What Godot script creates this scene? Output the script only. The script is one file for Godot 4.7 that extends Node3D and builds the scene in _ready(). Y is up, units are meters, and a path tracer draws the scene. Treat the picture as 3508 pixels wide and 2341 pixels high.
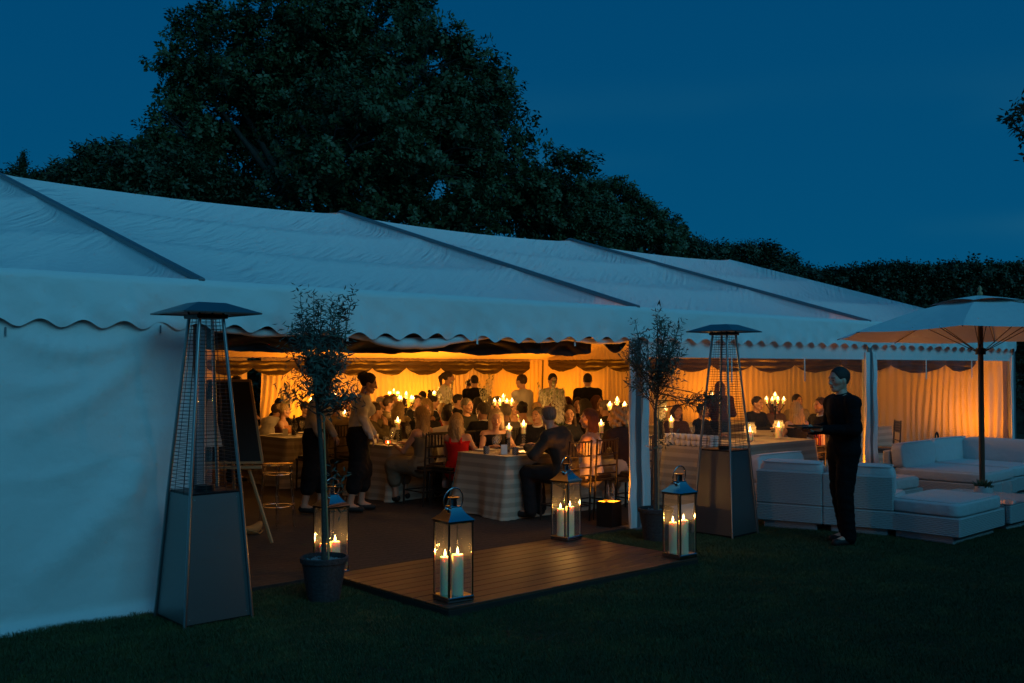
extends Node3D
# A garden marquee at dusk, lit from inside. x runs along the marquee's open front, y is up, -z leads into the marquee.
var M := {}
var counts := {}
var rng := RandomNumberGenerator.new()
var noise := FastNoiseLite.new()

class MB:
	var v := PackedVector3Array()
	var ix := PackedInt32Array()
	var uv := PackedVector2Array()
	var col := PackedColorArray()
	var c := Color.WHITE
	var xf := Transform3D.IDENTITY
	func p(q: Vector3, t := Vector2.ZERO) -> int:
		v.append(xf * q)
		uv.append(t)
		col.append(c)
		return v.size() - 1
	func tri(a: int, b: int, d: int) -> void:
		ix.append(a)
		ix.append(d)
		ix.append(b)
	func face(a: int, b: int, d: int, e: int) -> void:
		tri(a, b, d)
		tri(a, d, e)
	func poly(q: Array) -> void:
		var n := v.size()
		var e1: Vector3 = (q[1] - q[0]).normalized()
		var nn: Vector3 = (q[1] - q[0]).cross(q[2] - q[0]).normalized()
		var e2: Vector3 = nn.cross(e1)
		for a in q:
			p(a, Vector2((a - q[0]).dot(e1), (a - q[0]).dot(e2)))
		for k in range(2, q.size()):
			tri(n, n + k - 1, n + k)
	func box(at: Vector3, size: Vector3, bev := 0.0, b := Basis.IDENTITY) -> void:
		var h := size * 0.5
		var g: float = minf(bev, minf(h.x, minf(h.y, h.z)) * 0.95)
		var q := {}
		for sx in [-1, 1]:
			for sy in [-1, 1]:
				for sz in [-1, 1]:
					var s := Vector3(sx, sy, sz)
					for ax in 3:
						var r := h - Vector3.ONE * g
						r[ax] = h[ax]
						q[[sx, sy, sz, ax]] = at + b * (s * r)
		for ax in 3:
			var o1 := (ax + 1) % 3
			var o2 := (ax + 2) % 3
			for s in [-1, 1]:
				var f := []
				for w in [[-1, -1], [1, -1], [1, 1], [-1, 1]]:
					var k := [0, 0, 0, ax]
					k[ax] = s
					k[o1] = w[0]
					k[o2] = w[1]
					f.append(q[k])
				if s < 0:
					f.reverse()
				poly(f)
				if g > 0.0:
					for s2 in [-1, 1]:
						var ks := []
						for w in [[-1, ax], [1, ax], [1, o1], [-1, o1]]:
							var k2 := [0, 0, 0, w[1]]
							k2[ax] = s
							k2[o1] = s2
							k2[o2] = w[0]
							ks.append(q[k2])
						if s * s2 < 0:
							ks.reverse()
						poly(ks)
		if g > 0.0:
			for sx in [-1, 1]:
				for sy in [-1, 1]:
					for sz in [-1, 1]:
						var t := [q[[sx, sy, sz, 0]], q[[sx, sy, sz, 1]], q[[sx, sy, sz, 2]]]
						if sx * sy * sz < 0:
							t.reverse()
						poly(t)
	func bar(a: Vector3, b: Vector3, w: float, d: float, bev := 0.0, side := Vector3.ZERO) -> void:
		var y := (b - a).normalized()
		var x := side if side != Vector3.ZERO else (Vector3.UP.cross(y) if absf(y.y) < 0.95 else Vector3.RIGHT)
		var z := x.cross(y).normalized()
		x = y.cross(z).normalized()
		box((a + b) * 0.5, Vector3(w, a.distance_to(b), d), bev, Basis(x, y, z))
	func tube(path: PackedVector3Array, rad: Array, sides := 8, caps := true, closed := false) -> void:
		var n := path.size()
		var t0 := (path[1] - path[0]).normalized()
		var x := t0.cross(Vector3.UP if absf(t0.y) < 0.9 else Vector3.RIGHT).normalized()
		var st := v.size()
		for i in n:
			var a := path[(i - 1 + n) % n] if (closed or i > 0) else path[i]
			var e := path[(i + 1) % n] if (closed or i < n - 1) else path[i]
			var t := (e - a).normalized()
			x = (x - t * x.dot(t)).normalized()
			var y := t.cross(x)
			var r: float = rad[mini(i, rad.size() - 1)]
			for k in sides:
				var an := TAU * k / sides
				p(path[i] + (x * cos(an) + y * sin(an)) * r, Vector2(float(k) / sides, float(i)))
		var m := n if closed else n - 1
		for i in m:
			var j := (i + 1) % n
			for k in sides:
				var k2 := (k + 1) % sides
				face(st + i * sides + k, st + i * sides + k2, st + j * sides + k2, st + j * sides + k)
		if caps and not closed:
			for w in 2:
				var i := 0 if w == 0 else n - 1
				var s2 := v.size()
				p(path[i])
				for k in sides:
					p(v_local(st + i * sides + k))
				for k in sides:
					if w == 0:
						tri(s2, s2 + 1 + (k + 1) % sides, s2 + 1 + k)
					else:
						tri(s2, s2 + 1 + k, s2 + 1 + (k + 1) % sides)
	func v_local(i: int) -> Vector3:
		return xf.affine_inverse() * v[i]
	func rod(a: Vector3, b: Vector3, r: float, r2 := -1.0, sides := 8) -> void:
		tube(PackedVector3Array([a, b]), [r, r if r2 < 0.0 else r2], sides)
	func lathe(prof: Array, seg := 16, at := Vector3.ZERO) -> void:
		var st := v.size()
		var n := prof.size()
		for i in n:
			for k in seg + 1:
				var an := TAU * k / seg
				p(at + Vector3(prof[i].x * cos(an), prof[i].y, -prof[i].x * sin(an)), Vector2(float(k) / seg, float(i) / n))
		for i in n - 1:
			for k in seg:
				var a := st + i * (seg + 1) + k
				face(a, a + 1, a + seg + 2, a + seg + 1)
	func sharp(prof: Array, seg := 16, at := Vector3.ZERO) -> void:
		for i in prof.size() - 1:
			lathe([prof[i], prof[i + 1]], seg, at)
	func grid(nu: int, nv: int, fn: Callable, wrap := false) -> void:
		var st := v.size()
		for j in nv + 1:
			for i in nu + 1:
				p(fn.call(float(i) / nu, float(j) / nv), Vector2(float(i) / nu, float(j) / nv))
		for j in nv:
			for i in nu:
				var a := st + j * (nu + 1) + i
				face(a, a + 1, a + nu + 2, a + nu + 1)
	func pad(at: Vector3, size: Vector3, e := 0.35, seg := 20, b := Basis.IDENTITY) -> void:
		# a stuffed cushion: a superellipsoid
		var h := size * 0.5
		var f := func(u: float, w: float) -> Vector3:
			var th := TAU * u
			var ph := PI * (w - 0.5)
			var cp := signf(cos(ph)) * pow(absf(cos(ph)), e)
			var q := Vector3(cp * signf(cos(th)) * pow(absf(cos(th)), e), signf(sin(ph)) * pow(absf(sin(ph)), e * 1.5), -cp * signf(sin(th)) * pow(absf(sin(th)), e))
			return at + b * (q * h)
		grid(seg * 2, seg, f)
	func add(o: MB, t: Transform3D) -> void:
		var st := v.size()
		for k in o.v.size():
			v.append(t * o.v[k])
		uv.append_array(o.uv)
		col.append_array(o.col)
		var flip := t.basis.determinant() < 0.0
		for k in range(0, o.ix.size(), 3):
			ix.append(st + o.ix[k])
			ix.append(st + o.ix[k + (2 if flip else 1)])
			ix.append(st + o.ix[k + (1 if flip else 2)])
	func mesh(mat: Material) -> ArrayMesh:
		var nr := PackedVector3Array()
		nr.resize(v.size())
		for k in range(0, ix.size(), 3):
			var a := ix[k]
			var b := ix[k + 1]
			var d := ix[k + 2]
			var f := (v[d] - v[a]).cross(v[b] - v[a])
			nr[a] += f
			nr[b] += f
			nr[d] += f
		for k in nr.size():
			nr[k] = nr[k].normalized() if nr[k].length_squared() > 1e-20 else Vector3.UP
		var ar := []
		ar.resize(Mesh.ARRAY_MAX)
		ar[Mesh.ARRAY_VERTEX] = v
		ar[Mesh.ARRAY_NORMAL] = nr
		ar[Mesh.ARRAY_TEX_UV] = uv
		ar[Mesh.ARRAY_COLOR] = col
		ar[Mesh.ARRAY_INDEX] = ix
		var me := ArrayMesh.new()
		me.add_surface_from_arrays(Mesh.PRIMITIVE_TRIANGLES, ar)
		me.surface_set_material(0, mat)
		return me

# a distance field on a grid, meshed as surface nets: bodies, hair and clothes
class Field:
	var o: Vector3
	var h: float
	var nx: int
	var ny: int
	var nz: int
	var f := PackedFloat32Array()
	func _init(lo: Vector3, hi: Vector3, cell: float) -> void:
		o = lo
		h = cell
		nx = int(ceil((hi.x - lo.x) / cell)) + 1
		ny = int(ceil((hi.y - lo.y) / cell)) + 1
		nz = int(ceil((hi.z - lo.z) / cell)) + 1
		f.resize(nx * ny * nz)
		f.fill(1.0)
	func bone(a: Vector3, b: Vector3, ra: float, rb: float, k := 0.03, flat := 1.0) -> void:
		var m := maxf(ra, rb) + k + 2.0 * h
		var lo := (a.min(b) - Vector3.ONE * m - o) / h
		var hi := (a.max(b) + Vector3.ONE * m - o) / h
		var ab := b - a
		var ab2 := maxf(ab.length_squared(), 1e-8)
		var i0 := maxi(0, int(lo.x))
		var i1 := mini(nx - 1, int(hi.x) + 1)
		for z in range(maxi(0, int(lo.z)), mini(nz - 1, int(hi.z) + 1) + 1):
			for y in range(maxi(0, int(lo.y)), mini(ny - 1, int(hi.y) + 1) + 1):
				var at := (z * ny + y) * nx
				for x in range(i0, i1 + 1):
					var q := Vector3(o.x + x * h, o.y + y * h, o.z + z * h) - a
					var t := clampf(q.dot(ab) / ab2, 0.0, 1.0)
					q -= ab * t
					q.z *= flat
					var d := q.length() - lerpf(ra, rb, t)
					if flat > 1.0:
						d /= 1.15
					var e := f[at + x]
					var g := maxf(k - absf(d - e), 0.0) / k
					f[at + x] = minf(d, e) - g * g * k * 0.25
	func ball(c: Vector3, r: Vector3, k := 0.015, minus := false) -> void:
		var mr := minf(r.x, minf(r.y, r.z))
		for z in nz:
			var dz := (o.z + z * h - c.z) / r.z
			for y in ny:
				var dy := (o.y + y * h - c.y) / r.y
				var s := dz * dz + dy * dy
				if s > 6.0 and not minus:
					continue
				var at := (z * ny + y) * nx
				for x in nx:
					var dx := (o.x + x * h - c.x) / r.x
					var d := (sqrt(s + dx * dx) - 1.0) * mr
					var e := f[at + x]
					if minus:
						f[at + x] = maxf(e, -d)
					else:
						var g := maxf(k - absf(d - e), 0.0) / k
						f[at + x] = minf(d, e) - g * g * k * 0.25
	func cut(n: Vector3, d: float) -> void:
		# keeps what lies on the side where n.p < d
		for z in nz:
			for y in ny:
				var at := (z * ny + y) * nx
				for x in nx:
					var q := Vector3(o.x + x * h, o.y + y * h, o.z + z * h)
					f[at + x] = maxf(f[at + x], n.dot(q) - d)
	func net(mb: MB, tint = null) -> void:
		var id := PackedInt32Array()
		id.resize(f.size())
		id.fill(-1)
		var sx := 1
		var sy := nx
		var sz := nx * ny
		var off := [0, sx, sy, sx + sy, sz, sx + sz, sy + sz, sx + sy + sz]
		var ed := [[0, 1], [2, 3], [4, 5], [6, 7], [0, 2], [1, 3], [4, 6], [5, 7], [0, 4], [1, 5], [2, 6], [3, 7]]
		var lim := 3.0 * h
		for z in nz - 1:
			for y in ny - 1:
				for x in nx - 1:
					var at := (z * ny + y) * nx + x
					if absf(f[at]) > lim:
						continue
					var w := 0
					for k in 8:
						if f[at + off[k]] < 0.0:
							w |= 1 << k
					if w == 0 or w == 255:
						continue
					var s := Vector3.ZERO
					var n := 0
					for e in ed:
						var a: int = e[0]
						var b: int = e[1]
						var fa := f[at + off[a]]
						var fb := f[at + off[b]]
						if (fa < 0.0) != (fb < 0.0):
							var t := fa / (fa - fb)
							var pa := Vector3(a & 1, (a >> 1) & 1, a >> 2)
							var pb := Vector3(b & 1, (b >> 1) & 1, b >> 2)
							s += pa.lerp(pb, t)
							n += 1
					var q := o + (Vector3(x, y, z) + s / n) * h
					if tint != null:
						mb.c = tint.call(q)
					id[at] = mb.p(q)
		var st := [sx, sy, sz]
		for z in range(1, nz - 1):
			for y in range(1, ny - 1):
				for x in range(1, nx - 1):
					var at := (z * ny + y) * nx + x
					if id[at] < 0 and absf(f[at]) > lim:
						continue
					var fa := f[at]
					for ax in 3:
						var fb := f[at + st[ax]]
						if (fa < 0.0) == (fb < 0.0):
							continue
						var u: int = st[(ax + 1) % 3]
						var w: int = st[(ax + 2) % 3]
						var i0 := id[at - u - w]
						var i1 := id[at - w]
						var i2 := id[at]
						var i3 := id[at - u]
						if i0 < 0 or i1 < 0 or i2 < 0 or i3 < 0:
							continue
						if fa < 0.0:
							mb.face(i0, i1, i2, i3)
						else:
							mb.face(i3, i2, i1, i0)

func numbered(parent: Node, called: String) -> String:
	var k := "%d/%s" % [parent.get_instance_id(), called]
	var n: int = counts.get(k, 0)
	counts[k] = n + 1
	return called if n == 0 else "%s_%03d" % [called, n]

func put(parent: Node, called: String, me: Mesh, at := Vector3.ZERO, turn := Vector3.ZERO) -> MeshInstance3D:
	var m := MeshInstance3D.new()
	m.mesh = me
	m.name = numbered(parent, called)
	m.position = at
	m.rotation = turn
	parent.add_child(m, true)
	return m

func made(parent: Node, called: String, mb: MB, mat: Material) -> MeshInstance3D:
	return put(parent, called, mb.mesh(mat))

func tag(o: Node, label: String, category: String, group := "") -> void:
	o.set_meta("label", label)
	o.set_meta("category", category)
	if group != "":
		o.set_meta("group", group)

func thing(called: String, label: String, category: String, at := Vector3.ZERO, turn := 0.0, group := "") -> Node3D:
	var n := Node3D.new()
	n.name = numbered(self, called)
	add_child(n, true)
	n.position = at
	n.rotation.y = turn
	tag(n, label, category, group)
	return n

func copy(src: Node3D, label: String, at: Vector3, turn := 0.0) -> Node3D:
	var n: Node3D = src.duplicate()
	var base := String(src.name)
	n.name = numbered(self, base)
	add_child(n, true)
	n.position = at
	n.rotation = Vector3(0, turn, 0)
	n.set_meta("label", label)
	return n

func mat(called: String, c: Color, rough := 0.8, metal := 0.0, o := {}) -> StandardMaterial3D:
	var m := StandardMaterial3D.new()
	m.resource_name = called
	m.albedo_color = c.linear_to_srgb()
	m.roughness = rough
	m.metallic = metal
	for k in o:
		m.set(k, o[k])
	M[called] = m
	return m

func glass(called: String, c: Color, alpha := 0.06, rough := 0.02) -> StandardMaterial3D:
	var m := mat(called, c, rough)
	m.transparency = BaseMaterial3D.TRANSPARENCY_ALPHA
	m.albedo_color.a = alpha
	return m

func img_tex(w: int, h: int, fn: Callable) -> ImageTexture:
	var im := Image.create(w, h, false, Image.FORMAT_RGB8)
	for y in h:
		for x in w:
			im.set_pixel(x, y, fn.call(x, y))
	im.generate_mipmaps()
	return ImageTexture.create_from_image(im)

func noise_tex(freq: float, lo: float, hi: float, oct := 4, size := 256, sd := 1) -> ImageTexture:
	var n := FastNoiseLite.new()
	n.seed = sd
	n.frequency = freq
	n.fractal_octaves = oct
	var im := n.get_seamless_image(size, size)
	im.convert(Image.FORMAT_RGB8)
	for y in size:
		for x in size:
			var g := lerpf(lo, hi, im.get_pixel(x, y).r)
			im.set_pixel(x, y, Color(g, g, g))
	return ImageTexture.create_from_image(im)

func n2(x: float, y: float) -> float:
	return noise.get_noise_2d(x, y)

func omni(parent: Node3D, at: Vector3, c: Color, e: float, size := 0.012) -> void:
	var l := OmniLight3D.new()
	l.light_color = c.linear_to_srgb()
	l.light_energy = e
	l.light_size = size
	l.omni_range = 14.0
	l.omni_attenuation = 2.0
	l.shadow_enabled = true
	l.name = numbered(parent, "flame_light")
	parent.add_child(l, true)
	l.position = at
const CANDLE := Color(1.0, 0.43, 0.08)
const AMBER := Color(1.0, 0.26, 0.006)

func _ready() -> void:
	rng.seed = 7
	noise.seed = 3
	noise.frequency = 1.0
	noise.fractal_octaves = 3
	# camera
	var cam := Camera3D.new()
	cam.name = "camera"
	add_child(cam)
	cam.position = Vector3(-8.254, 1.75, 7.208)
	cam.look_at(cam.position + Vector3(0.66575, 0.02624, -0.74572), Vector3.UP)
	cam.fov = 37.9
	cam.near = 0.05
	cam.far = 400.0
	cam.current = true
	# dusk sky
	var env := Environment.new()
	env.background_mode = Environment.BG_SKY
	var sky := Sky.new()
	var sm := PanoramaSkyMaterial.new()
	sm.panorama = dusk_sky()
	sky.sky_material = sm
	env.sky = sky
	env.background_energy_multiplier = 1.0
	env.tonemap_mode = Environment.TONE_MAPPER_LINEAR
	env.tonemap_exposure = 1.0
	env.sdfgi_enabled = true
	env.ssao_enabled = true
	env.ssil_enabled = true
	var we := WorldEnvironment.new()
	we.name = "world_environment"
	we.environment = env
	add_child(we)
	# the last glow of the sun, low behind the camera
	var sun := DirectionalLight3D.new()
	sun.name = "dusk_glow"
	add_child(sun)
	sun.light_energy = 0.34
	sun.light_color = Color(0.17, 0.70, 1.0).linear_to_srgb()
	sun.light_angular_distance = 50.0
	sun.shadow_enabled = true
	sun.look_at_from_position(Vector3(-1.5, 3.8, 10.5), Vector3.ZERO, Vector3.UP)
	materials()
	ground()
	marquee()
	garden()
	objects()
	lounge()
	tables()
	people()

func dusk_sky() -> ImageTexture:
	# deep blue overhead, paler towards the horizon, brightest where the sun has set, behind the camera; a few thin clouds
	var im := Image.create(512, 256, false, Image.FORMAT_RGBF)
	var n := FastNoiseLite.new()
	n.seed = 21
	n.frequency = 0.02
	n.fractal_octaves = 5
	var glow := Vector3(0.0, 0.10, 1.0).normalized()
	for y in 256:
		for x in 512:
			var an := TAU * (x + 0.5) / 512.0
			var up := PI * (0.5 - (y + 0.5) / 256.0)
			var d := Vector3(sin(an) * cos(up), sin(up), -cos(an) * cos(up))
			var t := pow(clampf(1.0 - maxf(d.y, 0.0), 0.0, 1.0), 2.6)
			var c := Color(0.0, 0.050, 0.150).lerp(Color(0.001, 0.084, 0.192), t)
			var w := pow(0.5 + 0.5 * d.dot(glow), 5.0)
			c = c.lerp(Color(0.02, 0.22, 0.42), w * 0.8)
			var a := clampf((n.get_noise_2d(x * 0.8 + y * 0.5, y * 4.4) - 0.04) * 2.2, 0.0, 1.0) * clampf(1.0 - absf(d.y - 0.14) * 7.0, 0.0, 1.0)
			c = c.lerp(Color(0.020, 0.125, 0.200), a * 0.6)
			if d.y < 0.0:
				c = c.lerp(Color(0.002, 0.006, 0.006), clampf(-d.y * 20.0, 0.0, 1.0))
			im.set_pixel(x, y, c)
	return ImageTexture.create_from_image(im)

func materials() -> void:
	var weave := img_tex(64, 64, func(x: int, y: int) -> Color:
		var row := y / 8
		var a := sin(PI * (y % 8 + 0.5) / 8.0)
		var b := 0.5 + 0.5 * sin(TAU * (x / 32.0) + PI * (row % 2))
		var g := clampf(a * (0.35 + 0.65 * b), 0.0, 1.0)
		return Color(g, g, g))
	var cloth_bump := img_tex(64, 64, func(x: int, y: int) -> Color:
		var g := 0.5 + 0.25 * sin(TAU * x / 4.0) + 0.25 * sin(TAU * y / 4.0)
		return Color(g, g, g))
	var crease := noise_tex(0.012, 0.0, 1.0, 5, 512, 5)
	var tri := {"uv1_triplanar": true, "uv1_world_triplanar": true}
	# slack creases that run aslant down a roof panel, 5 m by 6.3 m
	var slant := img_tex(1024, 1024, func(x: int, y: int) -> Color:
		var p := x / 1024.0 * 5.0
		var q := (1.0 - y / 1024.0) * 6.3
		var along := p * 0.80 - q * 0.60
		var across := p * 0.60 + q * 0.80
		var m := clampf(0.5 + 1.6 * n2(p * 0.45 + 3.0, q * 0.5), 0.0, 1.0)
		var g := 0.5 + m * (0.30 * n2(along * 0.7, across * 5.5) + 0.22 * n2(along * 1.3 + 9.0, across * 12.0)) + 0.06 * n2(p * 14.0, q * 14.0)
		return Color(g, g, g))
	mat("canvas", Color(0.70, 0.70, 0.69), 0.62, 0.0, {"heightmap_enabled": true, "heightmap_texture": slant, "heightmap_scale": 4.5, "backlight_enabled": true, "backlight": Color(0.50, 0.49, 0.48)})
	mat("valance_canvas", Color(0.70, 0.70, 0.69), 0.62, 0.0, {"heightmap_enabled": true, "heightmap_texture": crease, "heightmap_scale": 0.4, "uv1_triplanar": true, "uv1_world_triplanar": true, "uv1_scale": Vector3(0.9, 0.9, 0.9), "backlight_enabled": true, "backlight": Color(0.16, 0.15, 0.14)})
	mat("lining", Color(0.76, 0.66, 0.46), 0.7, 0.0, {"backlight_enabled": true, "backlight": Color(0.55, 0.52, 0.46)})
	mat("swag", Color(0.022, 0.015, 0.014), 0.42)
	mat("frame_metal", Color(0.20, 0.22, 0.24), 0.5, 0.6)
	mat("steel", Color(0.24, 0.24, 0.24), 0.42, 0.9, {"heightmap_enabled": true, "heightmap_texture": noise_tex(0.02, 0.4, 0.6, 3, 256, 8), "heightmap_scale": 0.15, "uv1_triplanar": true})
	mat("bright_steel", Color(0.36, 0.36, 0.36), 0.36, 1.0)
	mat("mirror_steel", Color(0.50, 0.50, 0.50), 0.10, 1.0)
	mat("black_metal", Color(0.012, 0.012, 0.013), 0.35, 0.3)
	mat("black_wood", Color(0.013, 0.010, 0.009), 0.35)
	mat("wax", Color(0.84, 0.72, 0.46), 0.45, 0.0, {"subsurf_scatter_enabled": true, "subsurf_scatter_strength": 1.0})
	mat("wick", Color(0.01, 0.01, 0.01), 0.9)
	mat("flame", Color(1, 0.8, 0.4), 1.0, 0.0, {"emission_enabled": true, "emission": Color(1.0, 0.62, 0.22).linear_to_srgb(), "emission_energy_multiplier": 14.0})
	mat("lamp_face", Color(0.9, 0.7, 0.4), 0.8, 0.0, {"emission_enabled": true, "emission": Color(1.0, 0.72, 0.36).linear_to_srgb(), "emission_energy_multiplier": 2.6})
	glass("pane", Color(0.9, 0.95, 0.95), 0.03, 0.0)
	glass("vinyl", Color(0.75, 0.78, 0.78), 0.035, 0.04)
	M.vinyl.metallic_specular = 0.3
	glass("crystal", Color(0.9, 0.9, 0.88), 0.05, 0.0)
	mat("acrylic", Color(0.96, 0.97, 0.97, 0.0), 0.03, 0.0, {"refraction_enabled": true, "refraction_scale": 0.05, "transparency": 1})
	M.acrylic.albedo_color.a = 0.0
	mat("dark_bottle", Color(0.006, 0.008, 0.006), 0.08)
	mat("paper", Color(0.72, 0.70, 0.66), 0.8)
	mat("rattan", Color(0.44, 0.44, 0.43), 0.6, 0.0, {"heightmap_enabled": true, "heightmap_texture": weave, "heightmap_scale": 0.5, "uv1_triplanar": true, "uv1_scale": Vector3(7, 7, 7)})
	mat("cushion", Color(0.56, 0.56, 0.56), 0.9, 0.0, {"heightmap_enabled": true, "heightmap_texture": crease, "heightmap_scale": 0.7, "uv1_triplanar": true, "uv1_scale": Vector3(1.3, 1.3, 1.3)})
	mat("parasol_cloth", Color(0.68, 0.68, 0.65), 0.85, 0.0, {"heightmap_enabled": true, "heightmap_texture": crease, "heightmap_scale": 0.8, "uv1_triplanar": true, "uv1_scale": Vector3(0.8, 0.8, 0.8), "backlight_enabled": true, "backlight": Color(0.12, 0.12, 0.12)})
	mat("pole_wood", Color(0.10, 0.045, 0.022), 0.45)
	mat("pale_wood", Color(0.36, 0.23, 0.11), 0.6)
	mat("chalkboard", Color(0.012, 0.012, 0.012), 0.75)
	mat("clay_pot", Color(0.055, 0.058, 0.062), 0.85, 0.0, {"albedo_texture": noise_tex(0.03, 0.55, 1.0, 5, 256, 4), "uv1_triplanar": true, "uv1_scale": Vector3(4, 4, 4), "heightmap_enabled": true, "heightmap_texture": noise_tex(0.06, 0.0, 1.0, 4, 256, 9), "heightmap_scale": 0.4})
	mat("gravel", Color(0.20, 0.21, 0.22), 0.9)
	mat("bark", Color(0.06, 0.045, 0.035), 0.9, 0.0, {"albedo_texture": noise_tex(0.03, 0.45, 1.0, 5, 256, 14), "uv1_triplanar": true, "uv1_scale": Vector3(3, 0.8, 3)})
	mat("olive_bark", Color(0.11, 0.09, 0.07), 0.9, 0.0, {"albedo_texture": noise_tex(0.05, 0.5, 1.0, 4, 256, 15), "uv1_triplanar": true, "uv1_scale": Vector3(9, 4, 9)})
	var vc := {"vertex_color_use_as_albedo": true, "backlight_enabled": true, "backlight": Color(0.18, 0.18, 0.18)}
	mat("leaf", Color(1, 1, 1), 0.6, 0.0, vc)
	mat("grass_blade", Color(1, 1, 1), 0.7, 0.0, vc)
	mat("skin", Color(1, 1, 1), 0.5, 0.0, {"vertex_color_use_as_albedo": true, "subsurf_scatter_enabled": true, "subsurf_scatter_strength": 0.15})
	mat("lawn_soil", Color(0.034, 0.044, 0.017), 0.95, 0.0, {"albedo_texture": noise_tex(0.02, 0.55, 1.0, 5, 512, 31), "uv1_triplanar": true, "uv1_world_triplanar": true, "uv1_scale": Vector3(0.6, 0.6, 0.6), "heightmap_enabled": true, "heightmap_texture": noise_tex(0.08, 0.0, 1.0, 5, 512, 32), "heightmap_scale": 2.0})
	mat("matting", Color(0.050, 0.036, 0.028), 0.9, 0.0, {"albedo_texture": noise_tex(0.05, 0.6, 1.0, 4, 256, 33), "uv1_triplanar": true, "uv1_world_triplanar": true, "uv1_scale": Vector3(1.4, 1.4, 1.4), "heightmap_enabled": true, "heightmap_texture": weave, "heightmap_scale": 0.25})
	# striped linen: woven bands, alternate natural and white
	var linen := img_tex(64, 512, func(x: int, y: int) -> Color:
		var s := 0.5 + 0.5 * clampf(sin(TAU * y / 512.0 * 9.5) * 4.0, -1.0, 1.0)
		var g := lerpf(0.74, 0.86, s) * (0.96 + 0.04 * sin(x * 2.2) * sin(y * 1.9))
		return Color(g, g * 0.97, g * 0.90))
	mat("striped_linen", Color(0.62, 0.60, 0.56), 0.9, 0.0, {"albedo_texture": linen, "texture_repeat": true})
	# deck boards in four tones, grain along the board
	for k in 4:
		var gr := img_tex(512, 32, func(x: int, y: int) -> Color:
			var g := 0.72 + 0.28 * noise.get_noise_2d(x * 0.006 + k * 40.0, y * 0.35) + 0.12 * noise.get_noise_2d(x * 0.05, y * 1.4 + k * 9.0)
			return Color(g, g * 0.95, g * 0.9))
		mat("deck_%d" % k, Color(0.19, 0.066, 0.033) * [1.0, 0.88, 1.1, 0.95][k], 0.5, 0.0, {"albedo_texture": gr})
	mat("deck_edge", Color(0.03, 0.018, 0.012), 0.7)

func cards(n: int, leaf: float, wide: float, reach: float, c0: Color, c1: Color, droop := 0.0) -> ArrayMesh:
	# a spray: leaves set round a short twig
	var mb := MB.new()
	for k in n:
		var t := float(k) / maxi(n - 1, 1)
		var base := Vector3(rng.randf_range(-0.1, 0.1) * reach, t * reach - droop * t * t * reach, rng.randf_range(-0.1, 0.1) * reach)
		var an := k * 2.4 + rng.randf() * 0.8
		var d := Vector3(cos(an), rng.randf_range(-0.3, 0.7) - droop, sin(an)).normalized()
		var L := leaf * rng.randf_range(0.7, 1.2)
		var side := d.cross(Vector3(rng.randf_range(-0.6, 0.6), 1, rng.randf_range(-0.6, 0.6))).normalized() * wide * L * 0.5
		var up := side.cross(d).normalized() * L * 0.08
		mb.c = c0.lerp(c1, rng.randf())
		var a := mb.p(base)
		var b := mb.p(base + d * L * 0.5 + side - up)
		var e := mb.p(base + d * L)
		var f := mb.p(base + d * L * 0.5 - side - up)
		mb.tri(a, b, e)
		mb.tri(a, e, f)
	return mb.mesh(M.leaf)

func scatter(parent: Node, called: String, me: Mesh, xs: Array, tint := PackedColorArray()) -> MultiMeshInstance3D:
	var mm := MultiMesh.new()
	mm.transform_format = MultiMesh.TRANSFORM_3D
	mm.use_colors = tint.size() > 0
	mm.mesh = me
	mm.instance_count = xs.size()
	for k in xs.size():
		mm.set_instance_transform(k, xs[k])
		if tint.size() > 0:
			mm.set_instance_color(k, tint[k])
	var o := MultiMeshInstance3D.new()
	o.multimesh = mm
	o.name = numbered(parent, called)
	parent.add_child(o, true)
	return o

func rnd_basis(s: float) -> Basis:
	var ax := Vector3(rng.randfn(), rng.randfn(), rng.randfn()).normalized()
	return Basis(ax, rng.randf() * TAU).scaled(Vector3.ONE * s)

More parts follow.
